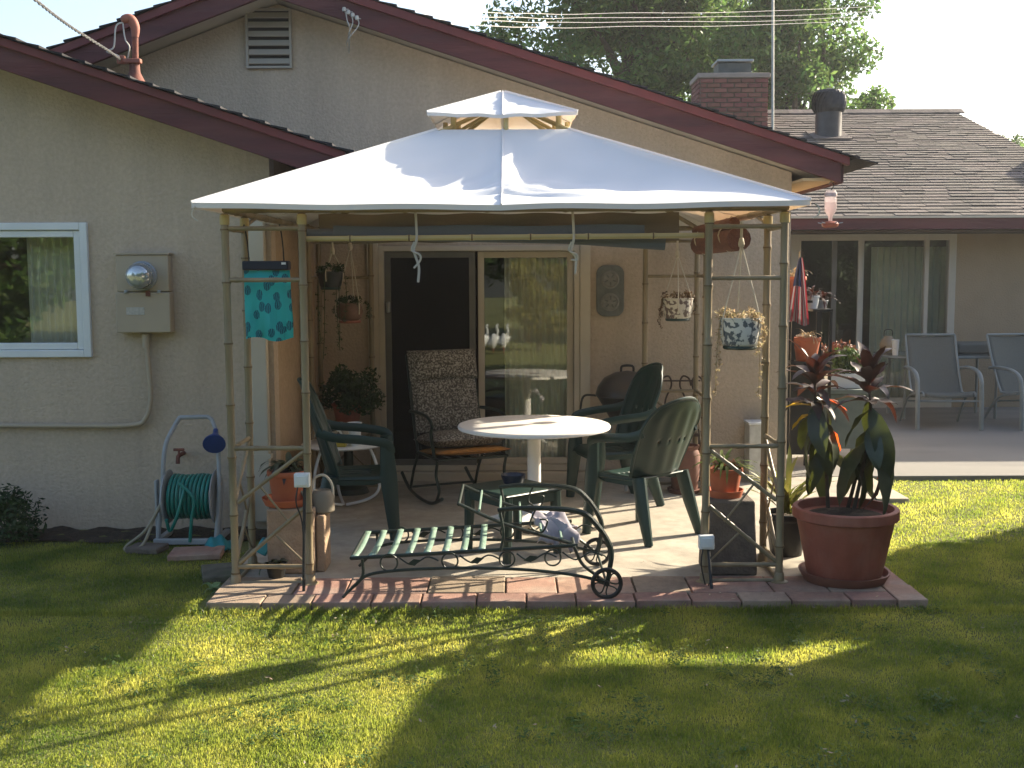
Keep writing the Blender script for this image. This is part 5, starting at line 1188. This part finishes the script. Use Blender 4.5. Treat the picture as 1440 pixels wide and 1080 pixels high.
# scrolled iron plant stand
xs = P(950, 560, 9.2).x; ps = thing('scroll_stand', 'brown scrolled iron plant stand at the rear wall beside the grill', 'plant stand', (xs, 9.2, SL))
m_rustiron = M('brown_iron', (.075, .045, .03), (.05, .032, .022), 14, .6)
zt2 = P(950, 532, 9.2).z
b = MB(); b.tube([(xs-.2, 9.2, zt2-.02), (xs+.2, 9.2, zt2-.02)], .007, 6); b.tube([(xs-.2, 9.2, zt2-.42), (xs+.2, 9.2, zt2-.42)], .007, 6)
for s in (-1, 1):
    for k in (0, 1):
        x = xs+s*(.055+.1*k); b.tube(cr([(x+s*.07, 9.2, zt2-.06), (x+s*.05, 9.2, zt2), (x, 9.2, zt2+.015), (x+s*-.02, 9.2, zt2-.06), (x+s*.03, 9.2, zt2-.2), (x-s*.0, 9.2, zt2-.42)], 6), .0075, 6)
b.build('scroll_back', m_rustiron, ps)
b = MB(); b.bx(xs-.21, xs+.21, 9.0, 9.22, zt2-.45, zt2-.43); b.build('shelf', m_rustiron, ps)
for sx in (-1, 1):
    for y in (9.01, 9.21): b = MB(); b.tube([(xs+sx*.2, y, zt2-.44), (xs+sx*.2, y, SL)], .009, 6); b.build('leg', m_rustiron, ps)
cpx = P(963, 655, 8.75); cp_ = thing('clay_urn', 'tall reddish clay urn behind the sunlit green chair', 'urn', (cpx.x, 8.75, SL))
m_urn = M('brown_clay', (.19, .09, .065), (.14, .065, .05), 8, .75); b = MB(); b.lathe((cpx.x, 8.75, SL), [(.085, 0), (.1, .02), (.115, .18), (.118, .29), (.1, .34), (.112, .37), (.1, .37), (.09, .33), (0, .32)], 28, capt=False); b.build('body', m_urn, cp_)
b = MB(); b.lathe((cpx.x, 8.75, SL), [(.125, 0), (.135, .03), (.12, .03), (0, .012)], 28, capt=False); b.build('saucer', m_urn, cp_)
wbx = thing('planter_box', 'tall narrow white box standing against the house corner', 'box', (P(1059, 660, 9.3).x, 9.3, SL))
b0, b1 = P(1047, 660, 9.3), P(1072, 594, 9.3); b = MB(); b.bx(b0.x, b1.x, 9.13, 9.33, SL, b1.z); b.build('body', M('weathered_white', (.6, .6, .57), (.46, .46, .43), 18, .6), wbx, bevel=.006)
b = MB(); b.bx(b0.x-.008, b1.x+.008, 9.122, 9.338, b1.z+.001, b1.z+.02); b.build('lid', m_white, wbx, bevel=.004)

# hose reel, faucet, stepping stone
hr = thing('hose_reel', 'grey tube hose reel cart wound with green garden hose', 'hose reel', (P(270, 768, 7.3).x, 7.3, 0))
def H(px, py, Y=7.28): return P(px, py, Y)
m_tube = M('grey_blue_tube', (.36, .37, .38), (.29, .30, .31), 10, .5)
l0, r0 = H(226, 768), H(307, 768)
b = MB(); b.tube(cr([(l0.x, 7.22, .02), H(228, 690, 7.25), H(232, 630), H(245, 600, 7.35), H(253, 587, 7.38)], 5)+cr([H(253, 587, 7.38), H(292, 586, 7.38)], 3)+cr([H(298, 590, 7.38), H(306, 618, 7.33), H(308, 690, 7.25), (r0.x, 7.22, .02)], 5), .0145, 8); b.build('handle_frame', m_tube, hr)
b = MB(); b.bx(l0.x-.02, r0.x+.02, 7.19, 7.23, .012, .05); b.bx(l0.x-.02, l0.x+.015, 7.2, 7.52, .012, .045); b.bx(r0.x-.015, r0.x+.02, 7.2, 7.52, .012, .045); b.build('base', m_tube, hr, bevel=.006)
b = MB(); b.bx(l0.x-.03, l0.x-.012, 7.28, 7.34, .04, H(226, 676).z); b.bx(r0.x+.0, r0.x+.018, 7.28, 7.34, .04, H(226, 676).z); b.build('side_plate', m_tube, hr, bevel=.006)
hx0, hx1 = H(236, 700).x, H(300, 700).x; hz = H(268, 700).z; RY = Matrix.Rotation(PI/2, 3, 'Y')
for nm, xx in (('flange', hx0-.012), ('flange', hx1+.004)):
    b = MB(); b.lathe((xx, 7.33, hz), [(.0, 0), (.175, 0), (.178, .005), (.172, .01), (0, .01)], 32, RY, capb=False, capt=False); b.build(nm, m_tube, hr)
m_hose = M('green_hose', (.02, .22, .18), (.014, .16, .13), 8, .35)
b = MB(); pts = []; n_t = 11
for layer, (rad, nl_) in enumerate(((.115, 11), (.138, 10))):
    for i in range(nl_*20+1):
        a = 2*PI*i/20; u = i/(nl_*20); u = u if layer == 0 else 1-u
        pts.append((hx0+.012+(hx1-hx0-.024)*u, 7.33+(rad+.004*math.sin(i*.7))*math.cos(a), hz+(rad+.004*math.sin(i*1.3))*math.sin(a)))
b.tube(pts, .0115, 7)
b.tube(cr([(hx0+.14, 7.2, hz+.1), (hx0+.12, 7.165, hz), (hx0+.08, 7.17, hz-.12), (hx0+.03, 7.2, hz-.2), (hx0+.02, 7.17, hz-.12)], 7), .011, 7)
b.tube(cr([(hx0+.1, 7.18, hz+.12), (hx0+.2, 7.16, hz+.02), (hx0+.18, 7.17, hz-.12), (hx0+.16, 7.19, hz-.27)], 7), .011, 7)
b.build('hose', m_hose, hr)
b = MB(); q0, q1, q2 = H(228, 705, 7.2), H(205, 745, 7.12), H(178, 762, 7.1)
b.tube(cr([(l0.x+.02, 7.22, hz-.05), q0, q1, (q2.x, 7.1, .03), (q2.x+.03, 7.02, .02), (q1.x+.0, 7.05, .05), (l0.x, 7.18, .2), (l0.x+.02, 7.24, .26)], 8), .010, 7); b.build('supply_hose', M('tan_hose', (.30, .27, .19), (.24, .21, .15), 10, .5), hr)
fn = thing('funnel_nozzle', 'blue bell shaped sprinkler head hooked on the hose reel frame', 'sprinkler head', H(300, 618, 7.2))
RF = Matrix.Rotation(math.radians(120), 3, 'X') @ Matrix.Rotation(math.radians(8), 3, 'Y')
b = MB(); b.lathe(H(302, 617, 7.22), [(.06, .06), (.072, .058), (.07, .045), (.03, -.02), (.017, -.05), (.016, -.09)], 28, RF); b.build('bell', M('blue_plastic', (.02, .055, .22), (.015, .045, .18), 8, .4), fn)
fc = thing('faucet', 'old brass garden faucet on the left stucco wall', 'faucet', H(255, 640, 7.66))
q = H(253, 640, 7.6); b = MB(); b.tube([(q.x, 7.695, q.z), (q.x, 7.58, q.z)], .014, 8); b.tube(cr([(q.x, 7.6, q.z), (q.x, 7.56, q.z-.005), (q.x, 7.545, q.z-.05)], 5), .014, 8); b.build('spout', m_rust, fc)
b = MB(); b.tube([(q.x-.035, 7.58, q.z+.04), (q.x+.035, 7.58, q.z+.04)], .01, 8); b.tube([(q.x, 7.58, q.z+.005), (q.x, 7.58, q.z+.04)], .008, 8); b.build('tap_handle', m_rust, fc)
def stone(lab, px, py, w, d, rz, mat, h=.04, cat='stepping stone'):
    q = P(px, py, Z=.02); b = MB(); b.box((0, 0, 0), (w, d, h)); o = b.build('stepping_stone', mat, None, bevel=.008, off=(0, 0, 0)); o.location = (q.x, q.y, .012+h*.3); o.rotation_euler = (.01, -.015, rz); return meta(o, lab, cat)
stone('pink square stepping stone in front of the hose reel', 277, 779, .32, .22, .1, m_paver)
stone('grey stone slab left of the hose reel base', 207, 772, .22, .16, -.2, m_rock_d)
stone('weathered grey slab beside the left gazebo post', 314, 806, .24, .3, .3, m_mortar)
tarp = meta(MB().grid(lambda u, v: (H(285+u*40, 768, 7.1).x, 6.98+v*.25, .02+.07*math.sin(PI*u)*math.sin(PI*v)+.012*math.sin(u*14+v*9)), 14, 12).build('tarp', M('teal_tarp', (.02, .22, .24), (.015, .16, .18), 10, .5), None, solid=.004), 'teal plastic sheet bunched at the right foot of the hose reel', 'tarp')
spr = thing('potted_plant', 'white variegated seedling patch at the left corner of the pavers', 'plant', (P(303, 828, Z=.02).x, P(303, 828, Z=.02).y, 0))
arching(spr, V(spr.location)+V((0, 0, .01)), 14, .1, .02, M('variegated_leaf', (.5, .56, .38), (.14, .24, .06), 22, .5, transl=.3), random.Random(21), (.3, 1.3))

# ================================================================ RIGHT: feeder, tiered stand, rear patio
fd = thing('hummingbird_feeder', 'clear hummingbird feeder bottle with red base hung from the eave', 'bird feeder', P(1168, 318, 9.0))
YF = 9.05
b = MB(); zb = P(1168, 311, YF).z; zb2 = P(1168, 268, YF).z; fx = P(1168, 290, YF).x; hh = zb2-zb
gl = M('feeder_glass', (.75, .72, .72), (.6, .5, .52), 20, .12, transl=.75, tcol=(.95, .9, .9))
b.lathe((fx, YF, zb), [(.014, 0), (.016, hh*.14), (.042, hh*.32), (.046, hh*.45), (.046, hh*.92), (.036, hh), (0, hh)], 20, capt=False); b.build('bottle', gl, fd)
b = MB(); b.lathe((fx, YF, zb), [(.012, .004), (.014, hh*.14), (.038, hh*.32), (.042, hh*.45), (.042, hh*.62), (0, hh*.62)], 18, capt=False); b.build('nectar', glass('pale_nectar', (.93, .84, .84), .05), fd)
b = MB(); b.lathe((fx, YF, zb-.05), [(.05, 0), (.062, .01), (.066, .03), (.05, .045), (.02, .05)], 24); b.build('base', M('feeder_red', (.38, .11, .07), (.3, .09, .06), 8, .4), fd)
b = MB()
for k in range(5):
    a = k*2*PI/5; b.tube([(fx+.05*math.cos(a), YF+.05*math.sin(a), zb-.02), (fx+.1*math.cos(a), YF+.1*math.sin(a), zb-.01)], .004, 5)
b.build('perch', m_grey_metal, fd)
b = MB(); b.lathe((fx, YF, zb2-.05), [(.047, 0), (.05, .01), (.047, .03)], 18); b.build('band', M('feeder_band', (.5, .42, .42), (.4, .3, .3), 30, .5), fd)
b = MB(); b.tube(cr([(fx, YF, zb2), (fx+.02, YF, zb2+.04), (fx, YF, zb2+.07), (fx+.01, YF+.1, rz(xe)+.0)], 6), .004, 5); b.build('hook', m_black, fd)

ts = thing('tiered_stand', 'black tiered plant stand at the corner of the house', 'plant stand', (2.72, 9.75, SL))
YS = 9.75
def T(px, py, Y=YS): return P(px, py, Y)
xa, xb_, xc = T(1106, 500).x, T(1143, 500).x, T(1163, 500).x
zs1, zs2, zs3 = T(1120, 422).z, T(1150, 434).z, T(1135, 506).z
b = MB(); b.bx(xa, xb_-.05, YS-.15, YS+.2, zs1-.02, zs1); b.build('shelf', m_black, ts); b = MB(); b.bx(xb_-.048, xc, YS-.15, YS+.2, zs2-.02, zs2); b.build('shelf', m_black, ts); b = MB(); b.bx(xa-.02, xc-.02, YS-.25, YS-.01, zs3-.02, zs3); b.build('shelf', m_black, ts)
for x in (xa+.015, xb_, xc-.015):
    for y in (YS-.14, YS+.19): b = MB(); b.bx(x-.012, x+.012, y-.012, y+.012, SL, (zs1 if x < xb_ else zs2)-.021); b.build('leg', m_black, ts)
b = MB(); b.bx(xa+.03, xc-.03, YS+.17, YS+.18, SL+.1, zs2-.03); b.build('back_panel', m_black, ts)
def smallpot(lab, px, Y, zb_, r, h, mat, kind, seed, name='potted_plant'):
    x = P(px, 500, Y).x; t = thing(name, lab, 'potted plant', (x, Y, zb_)); pot_parts(t, (x, Y, zb_+.001), r, h, mat); rq = random.Random(seed)
    if kind == 'dry': arching(t, (x, Y, zb_+h), 26, .17, .005, m_trail_l, rq, (.6, 1.5))
    elif kind == 'dark': arching(t, (x, Y, zb_+h), 20, .18, .012, m_lf_b, rq, (.4, 1.5))
    else: arching(t, (x, Y, zb_+h), 18, .14, .016, m_lf_d, rq, (.4, 1.4))
smallpot('orange pot with dry stalks on the top tier behind the flag', 1113, YS-.02, zs1, .11, .2, m_terra_o, 'dry', 1)
smallpot('small white pot with dark twigs on the middle tier', 1140, YS, zs2, .065, .11, m_white, 'dark', 2)
smallpot('grey pot with dark reddish sprigs at the end of the middle tier', 1153, YS+.08, zs2, .06, .07, m_grey_metal, 'dark', 3)
smallpot('terracotta pot with dry grass tuft on the lower front tier', 1134, YS-.13, zs3, .115, .2, m_terra_o, 'dry', 4)
wb_ = T(1128, 470, YS+.1); cup('white square tub behind the terracotta pot on the lower tier', (wb_.x, YS+.06, zs3+.001), .06, .2)
# draped flag on a stick
fl = thing('flag', 'small striped red white and blue flag hanging limp by the pots', 'flag', T(1125, 455, 9.5))
f0, f1, f2 = P(1126, 362, 9.5), P(1112, 455, 9.5), P(1141, 455, 9.5)
def flag_mat():
    m = bpy.data.materials.new('flag_stripes'); m.use_nodes = True; N = m.node_tree.nodes; L = m.node_tree.links; b = N['Principled BSDF']; b.inputs['Roughness'].default_value = .8
    uv = N.new('ShaderNodeUVMap'); sp = N.new('ShaderNodeSeparateXYZ'); L.new(uv.outputs[0], sp.inputs[0])
    mu = N.new('ShaderNodeMath'); mu.operation = 'MULTIPLY'; mu.inputs[1].default_value = 6.5; L.new(sp.outputs[0], mu.inputs[0])
    fr_ = N.new('ShaderNodeMath'); fr_.operation = 'FRACT'; L.new(mu.outputs[0], fr_.inputs[0]); gt_ = N.new('ShaderNodeMath'); gt_.operation = 'GREATER_THAN'; gt_.inputs[1].default_value = .5; L.new(fr_.outputs[0], gt_.inputs[0])
    mx = N.new('ShaderNodeMixRGB'); mx.inputs[1].default_value = (.20, .02, .03, 1); mx.inputs[2].default_value = (.20, .18, .19, 1); L.new(gt_.outputs[0], mx.inputs[0])
    a = N.new('ShaderNodeMath'); a.operation = 'GREATER_THAN'; a.inputs[1].default_value = .56; L.new(sp.outputs[1], a.inputs[0]); c = N.new('ShaderNodeMath'); c.operation = 'LESS_THAN'; c.inputs[1].default_value = .62; L.new(sp.outputs[0], c.inputs[0])
    d = N.new('ShaderNodeMath'); d.operation = 'MULTIPLY'; L.new(a.outputs[0], d.inputs[0]); L.new(c.outputs[0], d.inputs[1])
    m2 = N.new('ShaderNodeMixRGB'); m2.inputs[2].default_value = (.015, .02, .05, 1); L.new(d.outputs[0], m2.inputs[0]); L.new(mx.outputs[0], m2.inputs[1]); L.new(m2.outputs[0], b.inputs['Base Color'])
    tr = N.new('ShaderNodeBsdfTranslucent'); L.new(m2.outputs[0], tr.inputs[0]); ms = N.new('ShaderNodeMixShader'); ms.inputs[0].default_value = .3; L.new(b.outputs[0], ms.inputs[1]); L.new(tr.outputs[0], ms.inputs[2]); L.new(ms.outputs[0], N['Material Output'].inputs[0]); return m
def flagf(u, v):
    w = .02+.15*(1-v)**.8; return (f0.x+(u-.5)*w*1.1-.03*(1-v)+.02*(1-v), 9.5+.022*math.sin(u*15+v*2)*(1-v*.6), f1.z+(f0.z-f1.z)*v+.02*math.sin(u*6)*(1-v))
fo = MB().grid(flagf, 24, 20).build('cloth', flag_mat(), fl)
uvl = fo.data.uv_layers.new(name='UVMap'); 
for lp in fo.data.loops: i = lp.vertex_index; uvl.data[lp.index].uv = ((i % 25)/24, (i//25)/20)
b = MB(); b.tube([f0+V((.0, .03, .05)), (f0.x-.02, 9.56, zs1)], .006, 6); b.build('stick', m_bamboo, fl)
# low bench with planter tray
lb = thing('plant_bench', 'low grey bench holding a flower tray behind the croton', 'bench', (P(1180, 560, 10.3).x, 10.3, SL))
x0, x1 = P(1150, 545, 10.3).x, P(1212, 545, 10.3).x; zb_ = P(1180, 545, 10.3).z
m_benchp = M('grey_green_wood', (.16, .19, .17), (.12, .15, .135), 8, .8)
b = MB(); b.bx(x0, x1, 10.1, 10.5, zb_-.04, zb_); b.build('top', m_benchp, lb, bevel=.005)
b = MB(); b.bx(x0+.03, x1-.03, 10.12, 10.14, SL+.12, zb_-.045); b.build('front_panel', m_benchp, lb)
for x in (x0+.02, x1-.02):
    b = MB(); b.bx(x-.02, x+.02, 10.141, 10.48, SL, zb_-.041); b.build('leg', m_benchp, lb)
tr_ = thing('planter_tray', 'white planter tray of green plants with red blooms on the low bench', 'planter', ((x0+x1)/2+.03, 10.3, zb_))
b = MB(); b.prism([(-.14, 0), (.14, 0), (.17, .13), (-.17, .13)], 10.2, 10.4); 
b.v = [(v[0]+(x0+x1)/2+.04, v[1], v[2]+zb_+.001) for v in b.v]; b.build('tray', m_white, tr_, bevel=.006)
cxx = (x0+x1)/2+.04
leafcloud('foliage', M('bright_leaf', (.10, .17, .04), (.06, .10, .025), 6, .6, island=.4, transl=.3), [(cxx+random.uniform(-.12, .16), 10.3+random.uniform(-.08, .08), zb_+.13+random.uniform(.02, .2)) for _ in range(20)], 1500, .07, .022, tr_)
_bl = leafcloud('blooms', M('red_bloom', (.24, .09, .05), (.16, .06, .04), 6, .6, island=.3, transl=.3), [(cxx+random.uniform(-.2, .12), 10.3+random.uniform(-.08, .08), zb_+.3+random.uniform(.0, .12)) for _ in range(12)], 260, .05, .02, tr_); _bl['kind'] = 'stuff'

# sling chairs on the rear patio (front = -Y)
m_sling = M('grey_green_sling', (.125, .135, .122), (.10, .108, .098), 120, .85, .2, 400)
m_alup = M('pale_grey_frame', (.21, .245, .25), (.17, .2, .205), 8, .4)
def sling_chair(label):
    t = thing('sling_chair', label, 'chair', (0, 0, 0), 'sling chairs on the rear patio')
    prof = cr([(0, -.30, .36), (0, -.25, .40), (0, .1, .36), (0, .2, .42), (0, .36, .72), (0, .47, .98)], 8)
    b = MB(); b.grid(lambda u, v: (lambda p: ((u-.5)*.53, p.y+.02*math.sin(PI*u)*(0 if v < .4 else 1), p.z-.018*math.sin(PI*u)))(prof[min(int(v*(len(prof)-1)+.001), len(prof)-1)]), 10, len(prof)-1); b.build('sling', m_sling, t, solid=.006)
    for s in (-1, 1):
        b = MB(); b.tube([V((s*.275, p.y, p.z)) for p in prof], .013, 8); b.build('side_rail', m_alup, t)
        b = MB(); b.tube(cr([(s*.31, .33, .62), (s*.33, .15, .64), (s*.335, -.1, .63), (s*.335, -.25, .57), (s*.335, -.30, .42), (s*.335, -.33, .0)], 8), .019, 8, sq=1.3); b.build('front_leg', m_alup, t)
        b = MB(); b.tube(cr([(s*.31, -.2, .38), (s*.315, .15, .30), (s*.32, .42, .0)], 6), .014, 8); b.build('rear_leg', m_alup, t)
    b = MB(); b.tube([(-.325, -.30, .31), (.325, -.30, .31)], .011, 8); b.tube([(-.31, .2, .26), (.31, .2, .26)], .010, 8); b.tube([(-.275, .47, .985), (.275, .47, .985)], .014, 8); b.build('cross_bar', m_alup, t)
    return t
sc1 = sling_chair('grey sling chair with pale frame on the rear patio, whole in view')
q = P(1318, 598, Z=SL); place(sc1, (q.x, 12.45, SL), math.radians(-4))
sc2 = copy_tree(sc1); sc2['label'] = 'grey sling chair cut off at the right edge of the rear patio'; q = P(1432, 598, Z=SL); place(sc2, (q.x+.12, 12.45, SL), math.radians(10))
# patio table behind them
YP_ = 13.35; zt3 = P(1300, 497, YP_).z; px0, px1 = P(1238, 497, YP_).x, P(1412, 497, YP_).x
pt_ = thing('patio_table', 'long glass topped patio table behind the sling chairs', 'table', ((px0+px1)/2, YP_, SL))
b = MB(); b.prism(rrect((px0+px1)/2, YP_, px1-px0, .85, .2), zt3-.012, zt3, 'z'); b.build('tabletop', M('smoked_glass', (.20, .22, .21), (.16, .18, .17), 6, .12), pt_)
b = MB(); pl = rrect((px0+px1)/2, YP_, px1-px0, .85, .2); b.tube([(x, y, zt3-.02) for x, y in pl], .014, 8, closed=True); b.build('rim', m_alup, pt_)
for sx in (px0+.2, px1-.2):
    for y in (YP_-.28, YP_+.28): b = MB(); b.tube([(sx, y, zt3-.03), (sx, y, SL)], .017, 8); b.build('leg', m_alup, pt_)
q = P(1259, 495, YP_-.25); cup('white foam cup on the glass patio table', (q.x, YP_-.25, zt3+.001), .042, .17)
q = P(1370, 490, YP_+.1); sp_ = meta(MB().prism(rrect(0, 0, .55, .12, .04), -.22, .22).build('seat_cushion', m_sling, None, bevel=.02, off=(0, 0, 0)), 'dark folded seat cushion lying on the patio table', 'cushion'); sp_.location = (q.x, YP_+.1, zt3+.062)
q = P(1222, 500, YP_+.2); orb = thing('glass_lantern', 'small round tan lantern on the left end of the patio table', 'lantern', (px0+.12, YP_+.1, zt3))
b = MB(); b.lathe((px0+.12, YP_+.1, zt3+.001), [(.05, 0), (.09, .04), (.1, .1), (.075, .16), (.05, .18), (.045, .2)], 20); b.build('globe', M('tan_lantern', (.32, .25, .16), (.24, .18, .11), 9, .4), orb)
b = MB(); b.tube(cr([(px0+.07, YP_+.1, zt3+.2), (px0+.08, YP_+.1, zt3+.27), (px0+.16, YP_+.1, zt3+.27), (px0+.17, YP_+.1, zt3+.2)], 5), .005, 5); b.build('handle', m_black, orb)
# three white goose ornaments across the lawn
for i, (px, sx) in enumerate(((672+3, 0), (685, 1), (691, 2))):
    gx_ = -.62+i*.22; t = thing('goose_ornament', ('white goose ornament standing apart from the other two', 'white goose ornament standing between its companions', 'white goose ornament at the end of the trio')[i], 'garden ornament', (gx_, -5.6, 0), 'goose ornaments across the lawn')
    b = MB(); pillow(b, (gx_, -5.6, .28), .2, .3, .2, Matrix.Rotation(.5, 3, 'Y'), 10, .5); b.build('body', m_white, t)
    b = MB(); b.tube(cr([(gx_+.05, -5.6, .34), (gx_+.1, -5.6, .48), (gx_+.07, -5.6, .6), (gx_+.12, -5.6, .63)], 5), .026, 8); b.build('neck', m_white, t)
    for s in (-.03, .03): b = MB(); b.tube([(gx_, -5.6+s, .0), (gx_, -5.6+s, .2)], .008, 6); b.build('leg', m_terra_o, t)

# ================================================================ GLARE VOLUME (one closed box of thin scatter, added to imitate lens glare)
hz_m = bpy.data.materials.new('lens_glare_volume'); hz_m.use_nodes = True; N = hz_m.node_tree.nodes; L = hz_m.node_tree.links; N.clear()
ho = N.new('ShaderNodeOutputMaterial'); hv = N.new('ShaderNodeVolumePrincipled')
hv.inputs['Color'].default_value = (.93, .95, 1, 1); hv.inputs['Density'].default_value = .0009; hv.inputs['Anisotropy'].default_value = .45
L.new(hv.outputs[0], ho.inputs['Volume'])
hb = MB(); hb.bx(-64, 64, -64, 84, -1.2, 15)
meta(hb.build('lens_glare_volume', hz_m, smooth=False), 'thin pale volume added over the yard to imitate lens glare', None, None, 'stuff')
